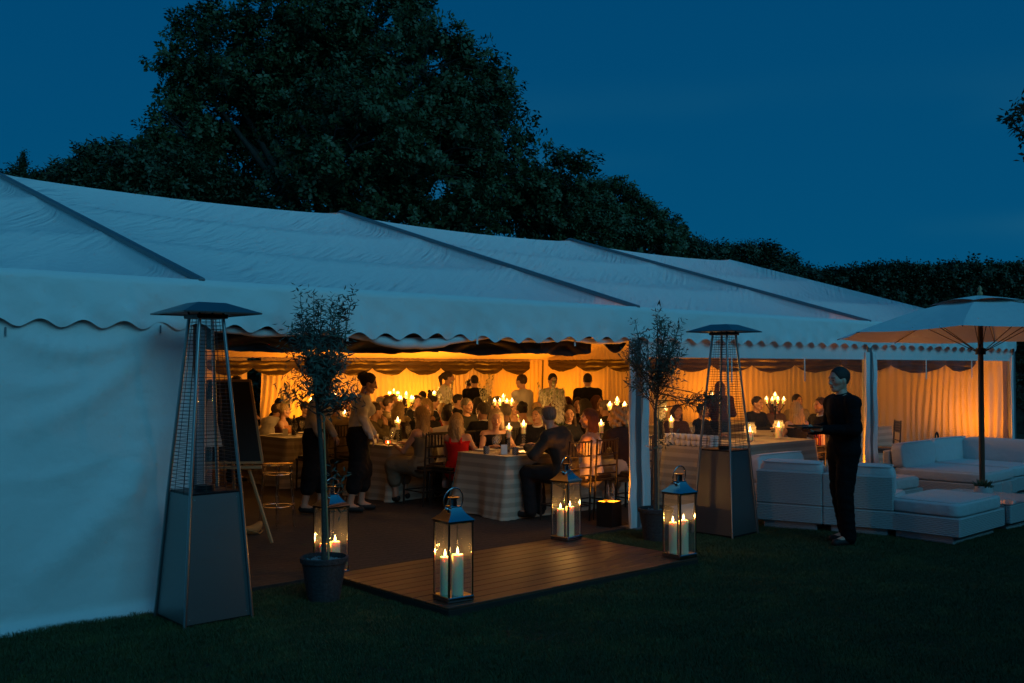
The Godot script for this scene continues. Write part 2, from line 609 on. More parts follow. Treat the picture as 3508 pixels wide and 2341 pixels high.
func ground() -> void:
	var mb := MB.new()
	# rings of rising size, so that the lawn is fine near the camera and reaches the horizon
	var f := func(u: float, w: float) -> Vector3:
		var r := 0.5 + 380.0 * pow(w, 4.0)
		var an := -TAU * u
		return Vector3(-2.0 + r * cos(an), -0.012 + 0.012 * n2(r * cos(an) * 0.5, r * sin(an) * 0.5), 2.0 + r * sin(an))
	mb.grid(96, 60, f)
	var l := made(self, "lawn", mb, M.lawn_soil)
	l.set_meta("kind", "structure")
	var fl := MB.new()
	fl.box(Vector3(0, 0.0, -6.0), Vector3(19.9, 0.03, 11.9), 0.004)
	var o := made(self, "marquee_floor", fl, M.matting)
	o.set_meta("kind", "structure")
	# mown grass round the deck and the lounge
	var tuft := MB.new()
	for k in 9:
		var an := rng.randf() * TAU
		var b := Vector3(rng.randf_range(-0.02, 0.02), 0, rng.randf_range(-0.02, 0.02))
		var hgt := rng.randf_range(0.018, 0.036)
		var d := Vector3(cos(an), 0, sin(an))
		var s := Vector3(-sin(an), 0, cos(an)) * 0.0016
		tuft.c = Color(0.042, 0.060, 0.018).lerp(Color(0.066, 0.080, 0.026), rng.randf())
		var a := tuft.p(b - s)
		var e := tuft.p(b + s)
		var m1 := tuft.p(b + Vector3(0, hgt * 0.6, 0) + d * hgt * 0.2 + s * 0.8)
		var m0 := tuft.p(b + Vector3(0, hgt * 0.6, 0) + d * hgt * 0.2 - s * 0.8)
		var t := tuft.p(b + Vector3(0, hgt, 0) + d * hgt * 0.6)
		tuft.face(a, e, m1, m0)
		tuft.tri(m0, m1, t)
	var xs := []
	var tint := PackedColorArray()
	while xs.size() < 190000:
		var q := Vector3(rng.randf_range(-8.0, 6.0), 0, rng.randf_range(0.0, 5.6))
		if q.z > 8.0 + q.x or q.x > 4.0 and q.z < 0.5:
			continue
		if q.z < 0.03 or (q.x > -3.93 and q.x < -1.1 and q.z > 0.08 and q.z < 1.7):
			continue
		var bare := n2(q.x * 0.7 + 9.0, q.z * 0.7)
		var b := Basis(Vector3.UP, rng.randf() * TAU).scaled(Vector3.ONE * (0.8 + 0.5 * bare + 0.3 * rng.randf()))
		xs.append(Transform3D(b, Vector3(q.x, -0.006, q.z)))
		var dry := clampf(0.35 + 1.1 * n2(q.x * 1.6, q.z * 1.6 + 30.0) + 0.5 * n2(q.x * 7.0, q.z * 7.0), 0.0, 1.0)
		tint.append(Color(0.75, 0.95, 0.8).lerp(Color(1.7, 1.45, 1.1), dry * dry) * rng.randf_range(0.7, 1.25))
	var g := scatter(self, "grass", tuft.mesh(M.grass_blade), xs, tint)
	g.set_meta("kind", "stuff")
	tag(g, "short mown dark green grass in front of the marquee", "grass")
const EAVE := 2.39
const RIDGE := 4.15
const FLOOR := 0.015

func roof_point(s0: float, s1: float, u: float, w: float, back: bool) -> Vector3:
	# fabric stretched over rafters (u = 0 and 1) and purlins (w = 1/3, 2/3), sagging between them
	var fr := fmod(w * 3.0, 1.0) if w < 0.9999 else 1.0
	var sag := 0.24 * 4.0 * fr * (1.0 - fr) * pow(maxf(sin(PI * u), 0.0), 0.3)
	var all := 0.085 * pow(maxf(sin(PI * u), 0.0), 0.45)
	var s := lerpf(s0, s1, u)
	var q1 := s * 0.75 + w * 3.4
	var q2 := s * 5.0 - w * 16.0
	var wr := 0.020 * n2(q1 * 0.9, q2 * 0.55) + 0.010 * n2(q1 * 1.7 + 7.0, q2 * 1.5)
	wr *= 0.5 + 0.8 * clampf(n2(s * 0.5 + 4.0, w * 2.0 + s0) + 0.4, 0.0, 1.0)
	if back:
		wr = 0.0
	wr *= sin(PI * clampf(u * 6.0, 0.0, 0.5)) * sin(PI * clampf((1.0 - u) * 6.0, 0.0, 0.5))
	var y := lerpf(EAVE + 0.02, RIDGE, w) - (sag + all) * 0.96 + wr
	var z := -6.0 * w
	if w > 0.999:
		y = RIDGE - all
	if w < 0.001:
		y = EAVE + 0.02
	return Vector3(s, y, -12.0 - z if back else z)

func marquee() -> void:
	var t := thing("marquee", "long white frame marquee with a scalloped valance, lit orange inside", "marquee")
	for b in 4:
		var s0 := -10.0 + 5.0 * b
		for back in [false, true]:
			var mb := MB.new()
			var f := func(u: float, w: float) -> Vector3: return roof_point(s0, s0 + 5.0, u, w, back)
			if back:
				mb.grid(16, 12, f)
			else:
				mb.grid(110, 66, f)
			made(t, "roof_panel", mb, M.canvas)
	# frame: rafters in keder channels, posts, eave rails
	for k in 5:
		var s := -10.0 + 5.0 * k
		for back in [false, true]:
			var inset := 0.06 * signf(-s) if absf(s) > 9.0 else 0.0
			var lowered := 0.26 if absf(s) > 9.0 else 0.0
			var a := Vector3(s + inset, EAVE + 0.015 - lowered, -12.04 if back else 0.04)
			var e := Vector3(s + inset, RIDGE + 0.02 - lowered, -6.0)
			var mb := MB.new()
			mb.bar(a, e, 0.055, 0.045, 0.008, Vector3.RIGHT)
			made(t, "rafter", mb, M.frame_metal)
			var pm := MB.new()
			var z := -12.0 if back else -0.02
			pm.box(Vector3(s, EAVE * 0.5, z), Vector3(0.085, EAVE - 0.01, 0.12), 0.012)
			if not (k == 0 or back):
				pm.box(Vector3(s, 0.012, z), Vector3(0.24, 0.024, 0.24), 0.004)
			made(t, "post", pm, M.frame_metal)
	for b in 4:
		var s0 := -10.0 + 5.0 * b
		var mb := MB.new()
		mb.bar(Vector3(s0 + 0.05, EAVE - 0.07, -0.02), Vector3(s0 + 4.95, EAVE - 0.07, -0.02), 0.06, 0.09, 0.006, Vector3.UP)
		made(t, "eave_rail", mb, M.frame_metal)
		valance(t, s0)
	# closed canvas wall left of the entrance, with slack folds hanging from its hooks
	var folds := [[Vector2(-5.33, 2.04), Vector2(-5.6, 1.55), Vector2(-6.25, 1.35), 0.09, 0.05], [Vector2(-5.33, 2.04), Vector2(-5.45, 1.2), Vector2(-5.62, 0.2), 0.10, 0.03],
		[Vector2(-5.3, 1.25), Vector2(-5.6, 0.7), Vector2(-6.15, 0.35), 0.13, 0.07], [Vector2(-6.37, 2.0), Vector2(-5.9, 1.72), Vector2(-5.33, 2.03), 0.07, 0.05],
		[Vector2(-6.9, 1.95), Vector2(-6.6, 1.2), Vector2(-6.5, 0.2), 0.12, 0.05], [Vector2(-6.4, 1.65), Vector2(-6.1, 1.55), Vector2(-5.7, 1.75), 0.06, 0.025], [Vector2(-6.5, 1.0), Vector2(-6.0, 0.95), Vector2(-5.6, 1.15), 0.05, 0.02]]
	var wl := MB.new()
	var wf := func(u: float, w: float) -> Vector3:
		var s := lerpf(-9.95, -5.07, u)
		var y := lerpf(0.02, 2.3, w)
		var z := 0.03 + 0.012 * n2(s * 0.9, y * 0.35) + 0.006 * n2(s * 2.6 + y * 1.8, 5.0 + y * 0.5)
		for fo in folds:
			var best := 9.0
			var bt := 0.0
			for k in 13:
				var tt := k / 12.0
				var q: Vector2 = fo[0].lerp(fo[1], tt).lerp(fo[1].lerp(fo[2], tt), tt)
				var d := q.distance_to(Vector2(s, y))
				if d < best:
					best = d
					bt = tt
			z += 0.65 * fo[4] * exp(-pow(best / fo[3], 2.0)) * (0.4 + 0.6 * sin(PI * bt))
		return Vector3(s, y, z + 0.03 * (1.0 - w) * (1.0 - w))
	wl.grid(150, 60, wf)
	made(t, "wall_panel", wl, M.valance_canvas)
	# sewn seams and the hooks that the wall hangs from
	for s in [-6.62, -8.3]:
		var sm := MB.new()
		var sf := func(u: float, w: float) -> Vector3: return wf.call((s + 0.022 * (u - 0.5) + 9.95) / 4.88, 0.02 + 0.96 * w) + Vector3(0, 0, 0.004)
		sm.grid(2, 50, sf)
		made(t, "wall_seam", sm, M.valance_canvas)
	for q in [Vector2(-5.33, 2.03), Vector2(-6.37, 1.99), Vector2(-7.4, 2.0)]:
		var hk := MB.new()
		hk.box(wf.call((q.x + 9.95) / 4.88, (q.y - 0.02) / 2.28) + Vector3(0, 0, 0.012), Vector3(0.012, 0.06, 0.008), 0.003)
		made(t, "wall_hook", hk, M.frame_metal)
	var hem := MB.new()
	var hf := func(u: float, w: float) -> Vector3:
		return Vector3(lerpf(-9.95, -5.05, u), lerpf(0.0, 0.10, w), 0.085 + 0.012 * n2(u * 14.0, 2.0) + 0.10 * pow(1.0 - w, 3.0))
	hem.grid(60, 5, hf)
	made(t, "wall_hem", hem, M.valance_canvas)
	# outer walls at the ends and along the back; the back has a gap one can look out through
	var outer := [[Vector3(-10, 0, 0), Vector3(-10, 0, -12), 2.35], [Vector3(10.02, 0, -12), Vector3(10.02, 0, 0.0), 2.35], [Vector3(10, 0, -12.02), Vector3(1.95, 0, -12.02), 2.35], [Vector3(1.2, 0, -12.02), Vector3(-10, 0, -12.02), 2.35]]
	for a in outer:
		var mb := MB.new()
		var p0: Vector3 = a[0]
		var p1: Vector3 = a[1]
		var g := func(u: float, w: float) -> Vector3: return p0.lerp(p1, u) + Vector3(0, w * a[2], 0)
		mb.grid(12, 4, g)
		made(t, "wall_panel", mb, M.valance_canvas)
	for x in [-10.0, 10.02]:
		var mb := MB.new()
		mb.poly([Vector3(x, 2.35, 0), Vector3(x, 2.35, -12), Vector3(x, RIDGE - 0.05, -6)])
		made(t, "gable_panel", mb, M.valance_canvas)
	for s0 in [0.0, 5.0]:
		window_wall(t, s0)
	rolled_wall(t)
	lining(t)
	post_curtains(t)

func valance(t: Node3D, s0: float) -> void:
	var mb := MB.new()
	var open := s0 == -5.0
	var f := func(u: float, w: float) -> Vector3:
		var s := s0 + 5.0 * u
		var low := 2.055 + 0.028 * cos(TAU * s / 0.28)
		if open:
			low -= 0.035 * sin(PI * u) - 0.012 * sin(u * 17.0) * sin(PI * u)
		var y := lerpf(low, EAVE + 0.025, w)
		var loose := 1.0 - w
		var z := 0.062 + loose * 0.02 + 0.035 * loose * n2(s * 0.9, y * 1.2) + 0.022 * n2(s * 2.2 + y * 2.5, s * 0.4 - y * 1.5) * (0.3 + loose)
		z += 0.010 * sin(TAU * s / 0.28 + 0.6) * pow(loose, 2.0)
		if w > 0.97:
			z = 0.03
		return Vector3(s, y, z)
	mb.grid(240, 12, f)
	made(t, "valance", mb, M.valance_canvas)

func window_wall(t: Node3D, s0: float) -> void:
	var a := s0 + 0.14
	var e := s0 + 4.86
	var rip := func(s: float, y: float) -> float: return 0.006 * n2(s * 1.1, y * 0.8) + 0.004 * n2(s * 3.3, y * 0.6 + 8.0)
	var pane := MB.new()
	var pf := func(u: float, w: float) -> Vector3:
		var s := lerpf(a, e, u)
		var y := lerpf(0.19, 1.865, w)
		return Vector3(s, y, 0.012 + rip.call(s, y) * 1.5 + 0.003 * n2(s * 6.0, y * 3.0))
	pane.grid(70, 30, pf)
	var pn := made(t, "window_pane", pane, M.vinyl)
	for band in [[s0 + 0.05, s0 + 4.95, 1.865, 2.33, "window_header"], [s0 + 0.05, s0 + 4.95, 0.0, 0.19, "window_skirt"], [s0 + 0.05, a, 0.19, 1.865, "window_edge"], [e, s0 + 4.95, 0.19, 1.865, "window_edge"]]:
		var mb := MB.new()
		var f := func(u: float, w: float) -> Vector3:
			var s := lerpf(band[0], band[1], u)
			var y := lerpf(band[2], band[3], w)
			return Vector3(s, y, 0.012 + rip.call(s, y) + (0.05 * pow(1.0 - w, 2.0) if band[4] == "window_skirt" else 0.0))
		mb.grid(60 if band[1] - band[0] > 1.0 else 4, 6, f)
		made(pn, band[4], mb, M.valance_canvas)
	for s in [s0 + 1.7, s0 + 3.3]:
		var st := MB.new()
		st.box(Vector3(s, 1.72, 0.03), Vector3(0.025, 0.30, 0.004))
		made(pn, "tie_strap", st, M.valance_canvas)

func rolled_wall(t: Node3D) -> void:
	# the entrance's wall, rolled up under the valance and slumping between its ties
	var pts := PackedVector3Array()
	var rad := []
	for k in 61:
		var u := k / 60.0
		var s := lerpf(-4.9, -0.12, u)
		var y := 2.055 - 0.03 * absf(sin(u * PI * 5.0))
		if s > -3.7 and s < -2.3:
			y -= 0.085 * pow(sin(PI * (s + 3.7) / 1.4), 2.0)
		pts.append(Vector3(s, y, 0.005 + 0.02 * n2(s * 2.0, 1.0)))
		rad.append(0.030 + 0.012 * n2(s * 3.0, 5.0) + (0.018 if s > -3.4 and s < -2.6 else 0.0))
	var mb := MB.new()
	mb.tube(pts, rad, 12)
	made(t, "rolled_wall", mb, M.valance_canvas)
	for s in [-3.72, -2.30, -1.0]:
		var st := MB.new()
		st.box(Vector3(s, 2.03, 0.05), Vector3(0.02, 0.12, 0.004))
		made(t, "tie_strap", st, M.valance_canvas)

func curtain(t: Node3D, a: Vector3, e: Vector3, y1: float, period := 0.13, amp := 0.026, y0 := 0.02) -> void:
	var L := a.distance_to(e)
	var d := (e - a) / L
	var nrm := d.cross(Vector3.UP)
	var nu := maxi(8, int(L / period * 7.0))
	var mb := MB.new()
	var f := func(u: float, w: float) -> Vector3:
		var x := u * L
		var ph := TAU * x / period + 9.0 * n2(x * 0.55 + a.x, 3.0 + w * 0.35)
		var am := amp * (0.8 + 1.3 * n2(x * 0.9 + 7.0, w * 0.6)) * (0.6 + 0.4 * (1.0 - w))
		return a + d * x + nrm * (am * sin(ph) + 0.02 * n2(x * 0.5, w)) + Vector3(0, lerpf(y0, y1, w), 0)
	mb.grid(nu, 8, f)
	made(t, "curtain", mb, M.lining)

func swag(t: Node3D, a: Vector3, e: Vector3, top: float, mid: float, tip: float, called := "swag") -> void:
	var L := a.distance_to(e)
	var d := (e - a) / L
	var nrm := d.cross(Vector3.UP)
	var mb := MB.new()
	var sd := a.x * 3.1 + a.z * 1.7
	var f := func(u: float, w: float) -> Vector3:
		var hang := pow(maxf(sin(PI * u), 0.0), 0.75)
		var low := lerpf(tip, mid, hang)
		var y := lerpf(low, top, w)
		var z := 0.05 + 0.05 * sin(PI * u) * (1.0 - 0.6 * w) + 0.018 * sin((1.0 - w) * 16.0 * (0.45 + 0.55 * hang) + n2(sd, u) * 1.5) * (0.3 + 0.7 * hang)
		return a + d * (u * L) + nrm * z + Vector3(0, y + 0.02 * n2(u * 3.0 + sd, w), 0)
	mb.grid(28, 26, f)
	made(t, called, mb, M.swag)

func lining(t: Node3D) -> void:
	# pleated ivory curtains along the walls; d.cross(up) points into the room
	curtain(t, Vector3(9.88, 0, -11.85), Vector3(9.88, 0, -0.12), 2.02)
	curtain(t, Vector3(1.72, 0, -11.88), Vector3(9.86, 0, -11.88), 1.95)
	curtain(t, Vector3(-9.9, 0, -11.88), Vector3(1.42, 0, -11.88), 1.95, 0.3)
	# gable above the curtain
	var gb := MB.new()
	var gf := func(u: float, w: float) -> Vector3:
		var z := lerpf(-11.9, -0.1, u)
		var peak := lerpf(2.02, 3.75, 1.0 - absf(z + 6.0) / 5.9)
		return Vector3(9.93 + 0.015 * sin(z * 48.0), lerpf(2.0, peak, w), z)
	gb.grid(260, 6, gf)
	made(t, "gable_lining", gb, M.lining)
	# ceiling: ivory cloth in fine gathers running up to the ridge
	for back in [false, true]:
		for b in 4:
			var s0 := -10.0 + 5.0 * b
			var mb := MB.new()
			var f := func(u: float, w: float) -> Vector3:
				var s := s0 + 5.0 * u
				var y0 := 1.95 if back else 2.26
				var z0 := -11.95 if back else -0.55
				var y := lerpf(y0, 3.75, w) - 0.16 * sin(PI * w) - 0.10 * sin(PI * u) * sin(PI * minf(w * 1.4, 1.0))
				return Vector3(s, y + 0.010 * sin(s * 42.0 + 3.0 * n2(s, w)), lerpf(z0, -6.0, w))
			mb.grid(130, 10, f)
			made(t, "ceiling_lining", mb, M.lining)
	# black swags round the walls
	var xs := [1.5, 2.45, 3.45, 4.46, 5.41, 6.42, 7.43, 8.41, 9.35]
	swag(t, Vector3(0.5, 0, -11.86), Vector3(1.5, 0, -11.86), 1.90, 1.58, 1.74)
	for k in xs.size() - 1:
		swag(t, Vector3(xs[k], 0, -11.86), Vector3(xs[k + 1], 0, -11.86), 1.90, 1.57, 1.74)
	for k in 11:
		var z0 := -11.6 + 1.05 * k
		if k == 10:
			swag(t, Vector3(9.86, 0, z0), Vector3(9.86, 0, z0 + 0.55), 1.95, 1.68, 1.82)
		else:
			swag(t, Vector3(9.86, 0, z0), Vector3(9.86, 0, z0 + 1.05), 1.95, 1.65, 1.80)
	# the dark drape along the entrance, sagging from the eave rail
	var fx := [-4.93, -3.9, -2.6, -1.3, -0.55]
	for k in fx.size() - 1:
		swag(t, Vector3(fx[k + 1], 0, -0.10), Vector3(fx[k], 0, -0.10), 2.31, 1.875, 1.90, "entrance_drape")
	# its gathered end, tied back to the post
	var mb := MB.new()
	var df := func(u: float, w: float) -> Vector3:
		var q := Vector2(-0.62, 2.26).lerp(Vector2(-0.06, 2.02), u)
		var dip := 0.22 * sin(PI * u) * (1.0 - w)
		return Vector3(q.x, lerpf(q.y, 2.27, w * (1.0 - 0.2 * u)) - dip, -0.09 + 0.035 * sin(w * 20.0 + u * 3.0))
	mb.grid(16, 24, df)
	made(t, "entrance_drape", mb, M.swag)

func post_curtains(t: Node3D) -> void:
	# white wall ends gathered beside the posts
	for a in [[-0.10, 0.10, 2.05], [0.11, 0.13, 1.95], [4.90, 0.12, 1.95], [5.12, 0.12, 1.95], [9.90, 0.09, 1.95], [-5.08, 0.05, 2.1]]:
		var mb := MB.new()
		var x0: float = a[0]
		var wd: float = a[1]
		var f := func(u: float, w: float) -> Vector3:
			var an := TAU * u
			var pl := 0.5 + 0.09 * sin(an * 4.0 + n2(x0, w * 2.0) * 4.0)
			var wide := wd * (0.8 + 0.35 * pow(1.0 - w, 2.0) + 0.12 * n2(w * 3.0, x0 * 7.0))
			return Vector3(x0 + cos(an) * wide * pl + 0.02 * n2(w * 2.0, x0), 0.02 + w * a[2], 0.03 + -sin(an) * wide * pl * 0.55)
		mb.grid(48, 26, f)
		made(t, "gathered_wall", mb, M.valance_canvas)
func crown_points(lobes: Array, per: float, clump: float, sc: Vector2) -> Array:
	# leaf sprays gathered in clumps on and inside a set of lobes, so that gaps open between them
	var xs := []
	for l in lobes:
		var c := Vector3(l[0], l[1], l[2])
		var r: float = l[3]
		var n := int(per * r * r) + (5 if r > 0.3 else 0)
		for k in n:
			var d := Vector3(rng.randfn(), rng.randfn() * 0.9, rng.randfn()).normalized()
			var rad := r * (0.55 + 0.5 * pow(rng.randf(), 0.6))
			var q := c + d * rad
			var m := rng.randi_range(7, 16)
			var g := clump * rng.randf_range(0.6, 1.2)
			for j in m:
				var off := Vector3(rng.randfn(), rng.randfn() * 0.55, rng.randfn()) * g * 0.55
				off.y -= off.length() * 0.18
				var b := rnd_basis(rng.randf_range(sc.x, sc.y))
				xs.append(Transform3D(b, q + off))
	return xs

func limb(mb: MB, a: Vector3, e: Vector3, r0: float, r1: float, bend: float, sides := 6) -> void:
	var pts := PackedVector3Array()
	var rad := []
	var off := Vector3(rng.randfn(), rng.randfn() * 0.4, rng.randfn()) * bend
	for k in 6:
		var u := k / 5.0
		pts.append(a.lerp(e, u) + off * sin(PI * u) + Vector3(0, bend * 0.8 * sin(PI * u), 0))
		rad.append(lerpf(r0, r1, pow(u, 0.8)))
	mb.tube(pts, rad, sides, false)

func tree(called: String, label: String, foot: Vector3, fork: Vector3, r: float, lobes: Array, per: float, clump: float, spray: Mesh, sc := Vector2(0.8, 1.3), cat := "tree") -> void:
	var t := thing(called, label, cat)
	var tm := MB.new()
	limb(tm, foot, fork, r, r * 0.6, r * 0.4, 12)
	made(t, "trunk", tm, M.bark)
	var bm := MB.new()
	for l in lobes:
		var c := Vector3(l[0], l[1], l[2])
		limb(bm, fork - (fork - foot) * rng.randf() * 0.15, c, r * 0.42, r * 0.12, l[3] * 0.25)
		for k in 7:
			var d := Vector3(rng.randfn(), rng.randfn() * 0.7 + 0.2, rng.randfn()).normalized()
			limb(bm, c + Vector3(rng.randfn(), rng.randfn(), rng.randfn()) * 0.1 * l[3], c + d * l[3] * 0.95, r * 0.10, r * 0.02, l[3] * 0.08, 4)
	made(t, "branches", bm, M.bark)
	scatter(t, "crown", spray, crown_points(lobes, per, clump, sc)).set_meta("kind", "stuff")

func garden() -> void:
	var dark := Color(0.026, 0.042, 0.013)
	var mid := Color(0.046, 0.064, 0.020)
	var walnut := cards(12, 0.155, 0.60, 0.42, dark, mid, 0.25)
	var small := cards(10, 0.13, 0.5, 0.28, Color(0.020, 0.034, 0.013), Color(0.036, 0.052, 0.018), 0.1)
	var fine := cards(11, 0.095, 0.5, 0.22, Color(0.018, 0.030, 0.012), Color(0.032, 0.046, 0.016), 0.1)
	var big := [[6.41, 11.44, -20.93, 1.83], [5.76, 10.07, -22.9, 1.39], [4.21, 8.89, -21.64, 1.0], [6.99, 8.31, -23.21, 1.69], [7.4, 12.39, -20.01, 1.95], [9.58, 12.59, -19.4, 1.89], [9.47, 10.6, -16.89, 1.77], [11.61, 10.35, -17.67, 1.64], [11.07, 9.02, -15.52, 1.3], [9.31, 7.64, -15.8, 1.94], [6.86, 8.05, -16.62, 2.1], [12.04, 7.5, -16.04, 1.47], [13.55, 7.13, -16.05, 1.26], [6.39, 6.37, -18.44, 1.26], [8.2, 5.99, -16.84, 1.49], [9.91, 5.86, -15.32, 1.14], [4.33, 8.52, -22.89, 0.61], [5.35, 12.73, -23.17, 0.69], [4.64, 11.17, -22.52, 0.73], [9.62, 11.33, -22.09, 2.28], [11.2, 9.85, -20.73, 2.14], [13.46, 7.77, -14.77, 0.73], [8.31, 10.14, -23.3, 1.61]]
	tree("walnut_tree", "huge dark broad-crowned tree towering behind the marquee roof", Vector3(8.4, -0.1, -19.4), Vector3(8.3, 4.8, -19.2), 0.42, big, 23.0, 0.52, walnut)
	tree("field_tree", "smaller leafy tree sloping down right of the huge tree", Vector3(16.8, -0.1, -16.6), Vector3(16.8, 4.6, -16.4), 0.24, [[16.02, 7.17, -16.52, 1.27], [17.54, 7.48, -16.5, 1.0], [18.23, 6.87, -15.9, 1.0], [19.71, 6.3, -15.95, 0.87], [15.59, 6.42, -16.93, 1.34], [15.97, 6.0, -15.27, 1.01], [18.6, 5.9, -15.6, 1.0]], 34.0, 0.38, walnut, Vector2(0.7, 1.1))
	tree("field_tree", "low rounded tree on the skyline, second right of the huge tree", Vector3(22.2, -0.1, -16.5), Vector3(22.2, 4.6, -16.4), 0.16, [[22.14, 6.06, -16.47, 0.75], [22.84, 5.85, -16.02, 0.7], [21.57, 5.95, -16.8, 0.8]], 55.0, 0.3, small, Vector2(0.8, 1.3))
	tree("oak_tree", "small dark rounded tree on the skyline above the marquee's right end", Vector3(25.7, -0.1, -16.0), Vector3(25.7, 4.3, -15.9), 0.18, [[25.31, 6.02, -16.32, 0.67], [26.03, 5.94, -15.68, 0.74], [26.62, 5.58, -15.16, 0.61], [24.66, 5.85, -16.9, 0.7], [27.2, 5.1, -14.9, 0.7]], 60.0, 0.3, small, Vector2(0.9, 1.5))
	tree("garden_tree", "ragged dark tree behind the roof near the left edge", Vector3(2.2, -0.1, -23.6), Vector3(2.2, 6.2, -23.5), 0.14, [[2.12, 7.78, -23.55, 0.55], [2.51, 7.84, -23.19, 0.53], [2.23, 7.32, -23.47, 0.79], [2.02, 7.5, -24.99, 0.54], [2.75, 8.25, -23.2, 0.25]], 90.0, 0.25, small, Vector2(0.9, 1.5))
	tree("garden_tree", "wide dark bushy tree between the ragged tree and the huge tree", Vector3(3.9, -0.1, -21.0), Vector3(3.9, 5.4, -20.9), 0.18, [[2.97, 7.13, -21.47, 1.02], [3.82, 7.01, -20.71, 0.95], [4.83, 6.92, -21.16, 0.85], [2.69, 6.75, -21.73, 0.89], [5.42, 6.66, -20.64, 0.79], [3.55, 6.5, -20.98, 1.02]], 70.0, 0.28, small, Vector2(0.9, 1.5))
	tree("garden_tree", "low shrubby tree beside the conifer at the far left", Vector3(1.9, -0.1, -27.5), Vector3(1.9, 6.6, -27.5), 0.10, [[2.04, 7.85, -27.64, 0.35], [1.27, 7.9, -28.3, 0.3], [2.5, 7.95, -27.25, 0.4], [0.7, 7.8, -28.7, 0.35]], 160.0, 0.22, small, Vector2(0.9, 1.4))
	# a slim conifer
	var t := thing("conifer_tree", "slim pointed conifer silhouetted at the far left edge", "tree", Vector3(1.2, -0.1, -27.0))
	var tm := MB.new()
	tm.rod(Vector3.ZERO, Vector3(0, 8.7, 0), 0.09, 0.01, 8)
	made(t, "trunk", tm, M.bark)
	var xs := []
	for k in 520:
		var u := pow(rng.randf(), 0.7)
		var y := 8.75 - 2.6 * u
		var r := (0.06 + 0.52 * u) * (0.5 + 0.5 * absf(sin(y * 9.0))) * sqrt(rng.randf())
		var an := rng.randf() * TAU
		xs.append(Transform3D(rnd_basis(rng.randf_range(0.5, 0.9)), Vector3(cos(an) * r, y - r * 0.2, sin(an) * r)))
	scatter(t, "crown", small, xs).set_meta("kind", "stuff")
	# the garden's clipped hedge: a long run behind the lounge and its return behind the lawn, which keeps the last light off the ground
	hedge("long tall clipped dark hedge behind the parasol", Vector3(12.0, 0, -11.0), Vector3(0.745, 0, 0.668), 22.0, 4.0, 0.035, 26000, fine)
	hedge("tall clipped hedge closing the lawn opposite the marquee", Vector3(26.0, 0, 11.5), Vector3(-0.995, 0, 0.10), 44.0, 5.4, 0.0, 9000, small)
	# dark laurel bushes behind the marquee, seen through the gap in its back wall
	for k in 3:
		tree("laurel_bush", ["dark laurel bush behind the marquee's back wall gap", "dark laurel bush behind the marquee, left of the wall gap", "dark laurel bush behind the marquee, right of the wall gap"][k], Vector3([2.6, 0.2, 5.0][k], -0.05, -14.6), Vector3([2.6, 0.2, 5.0][k], 0.8, -14.6), 0.08, [[[2.6, 0.2, 5.0][k], 1.1, -14.6, 1.0], [[2.6, 0.2, 5.0][k] + 0.7, 1.5, -14.4, 0.9], [[2.6, 0.2, 5.0][k] - 0.7, 1.4, -14.8, 0.9], [[2.6, 0.2, 5.0][k], 2.3, -14.5, 0.9]], 60.0, 0.3, small, Vector2(1.0, 1.6), "bush")
	# a tree whose branch tips reach into the right edge of the view
	var at := Vector3(10.6, 0, 2.6)
	tree("garden_tree", "dark branch tips of a tree reaching in at the right edge", at + Vector3(0.6, -0.1, 0.6), at + Vector3(0.4, 3.2, 0.4), 0.16, [[8.45, 5.86, 0.82, 0.15], [8.40, 5.58, 0.76, 0.17], [8.60, 5.54, 0.95, 0.22], [8.58, 5.22, 0.92, 0.15], [8.66, 6.35, 1.0, 0.15], [9.7, 5.9, 2.0, 0.7], [10.6, 6.5, 2.8, 1.1], [11.3, 5.9, 3.4, 1.2]], 60.0, 0.14, small, Vector2(0.6, 1.0))
	olive(Vector3(-4.29, 0, 0.64), 1.36, 2.50, 0.27, 11, "potted olive tree with a tall wispy crown, left of the deck", 0.0)
	olive(Vector3(-0.42, 0, 0.62), 1.30, 2.55, 0.29, 12, "potted olive tree with a bushy arching crown, right of the entrance post", 1.0)

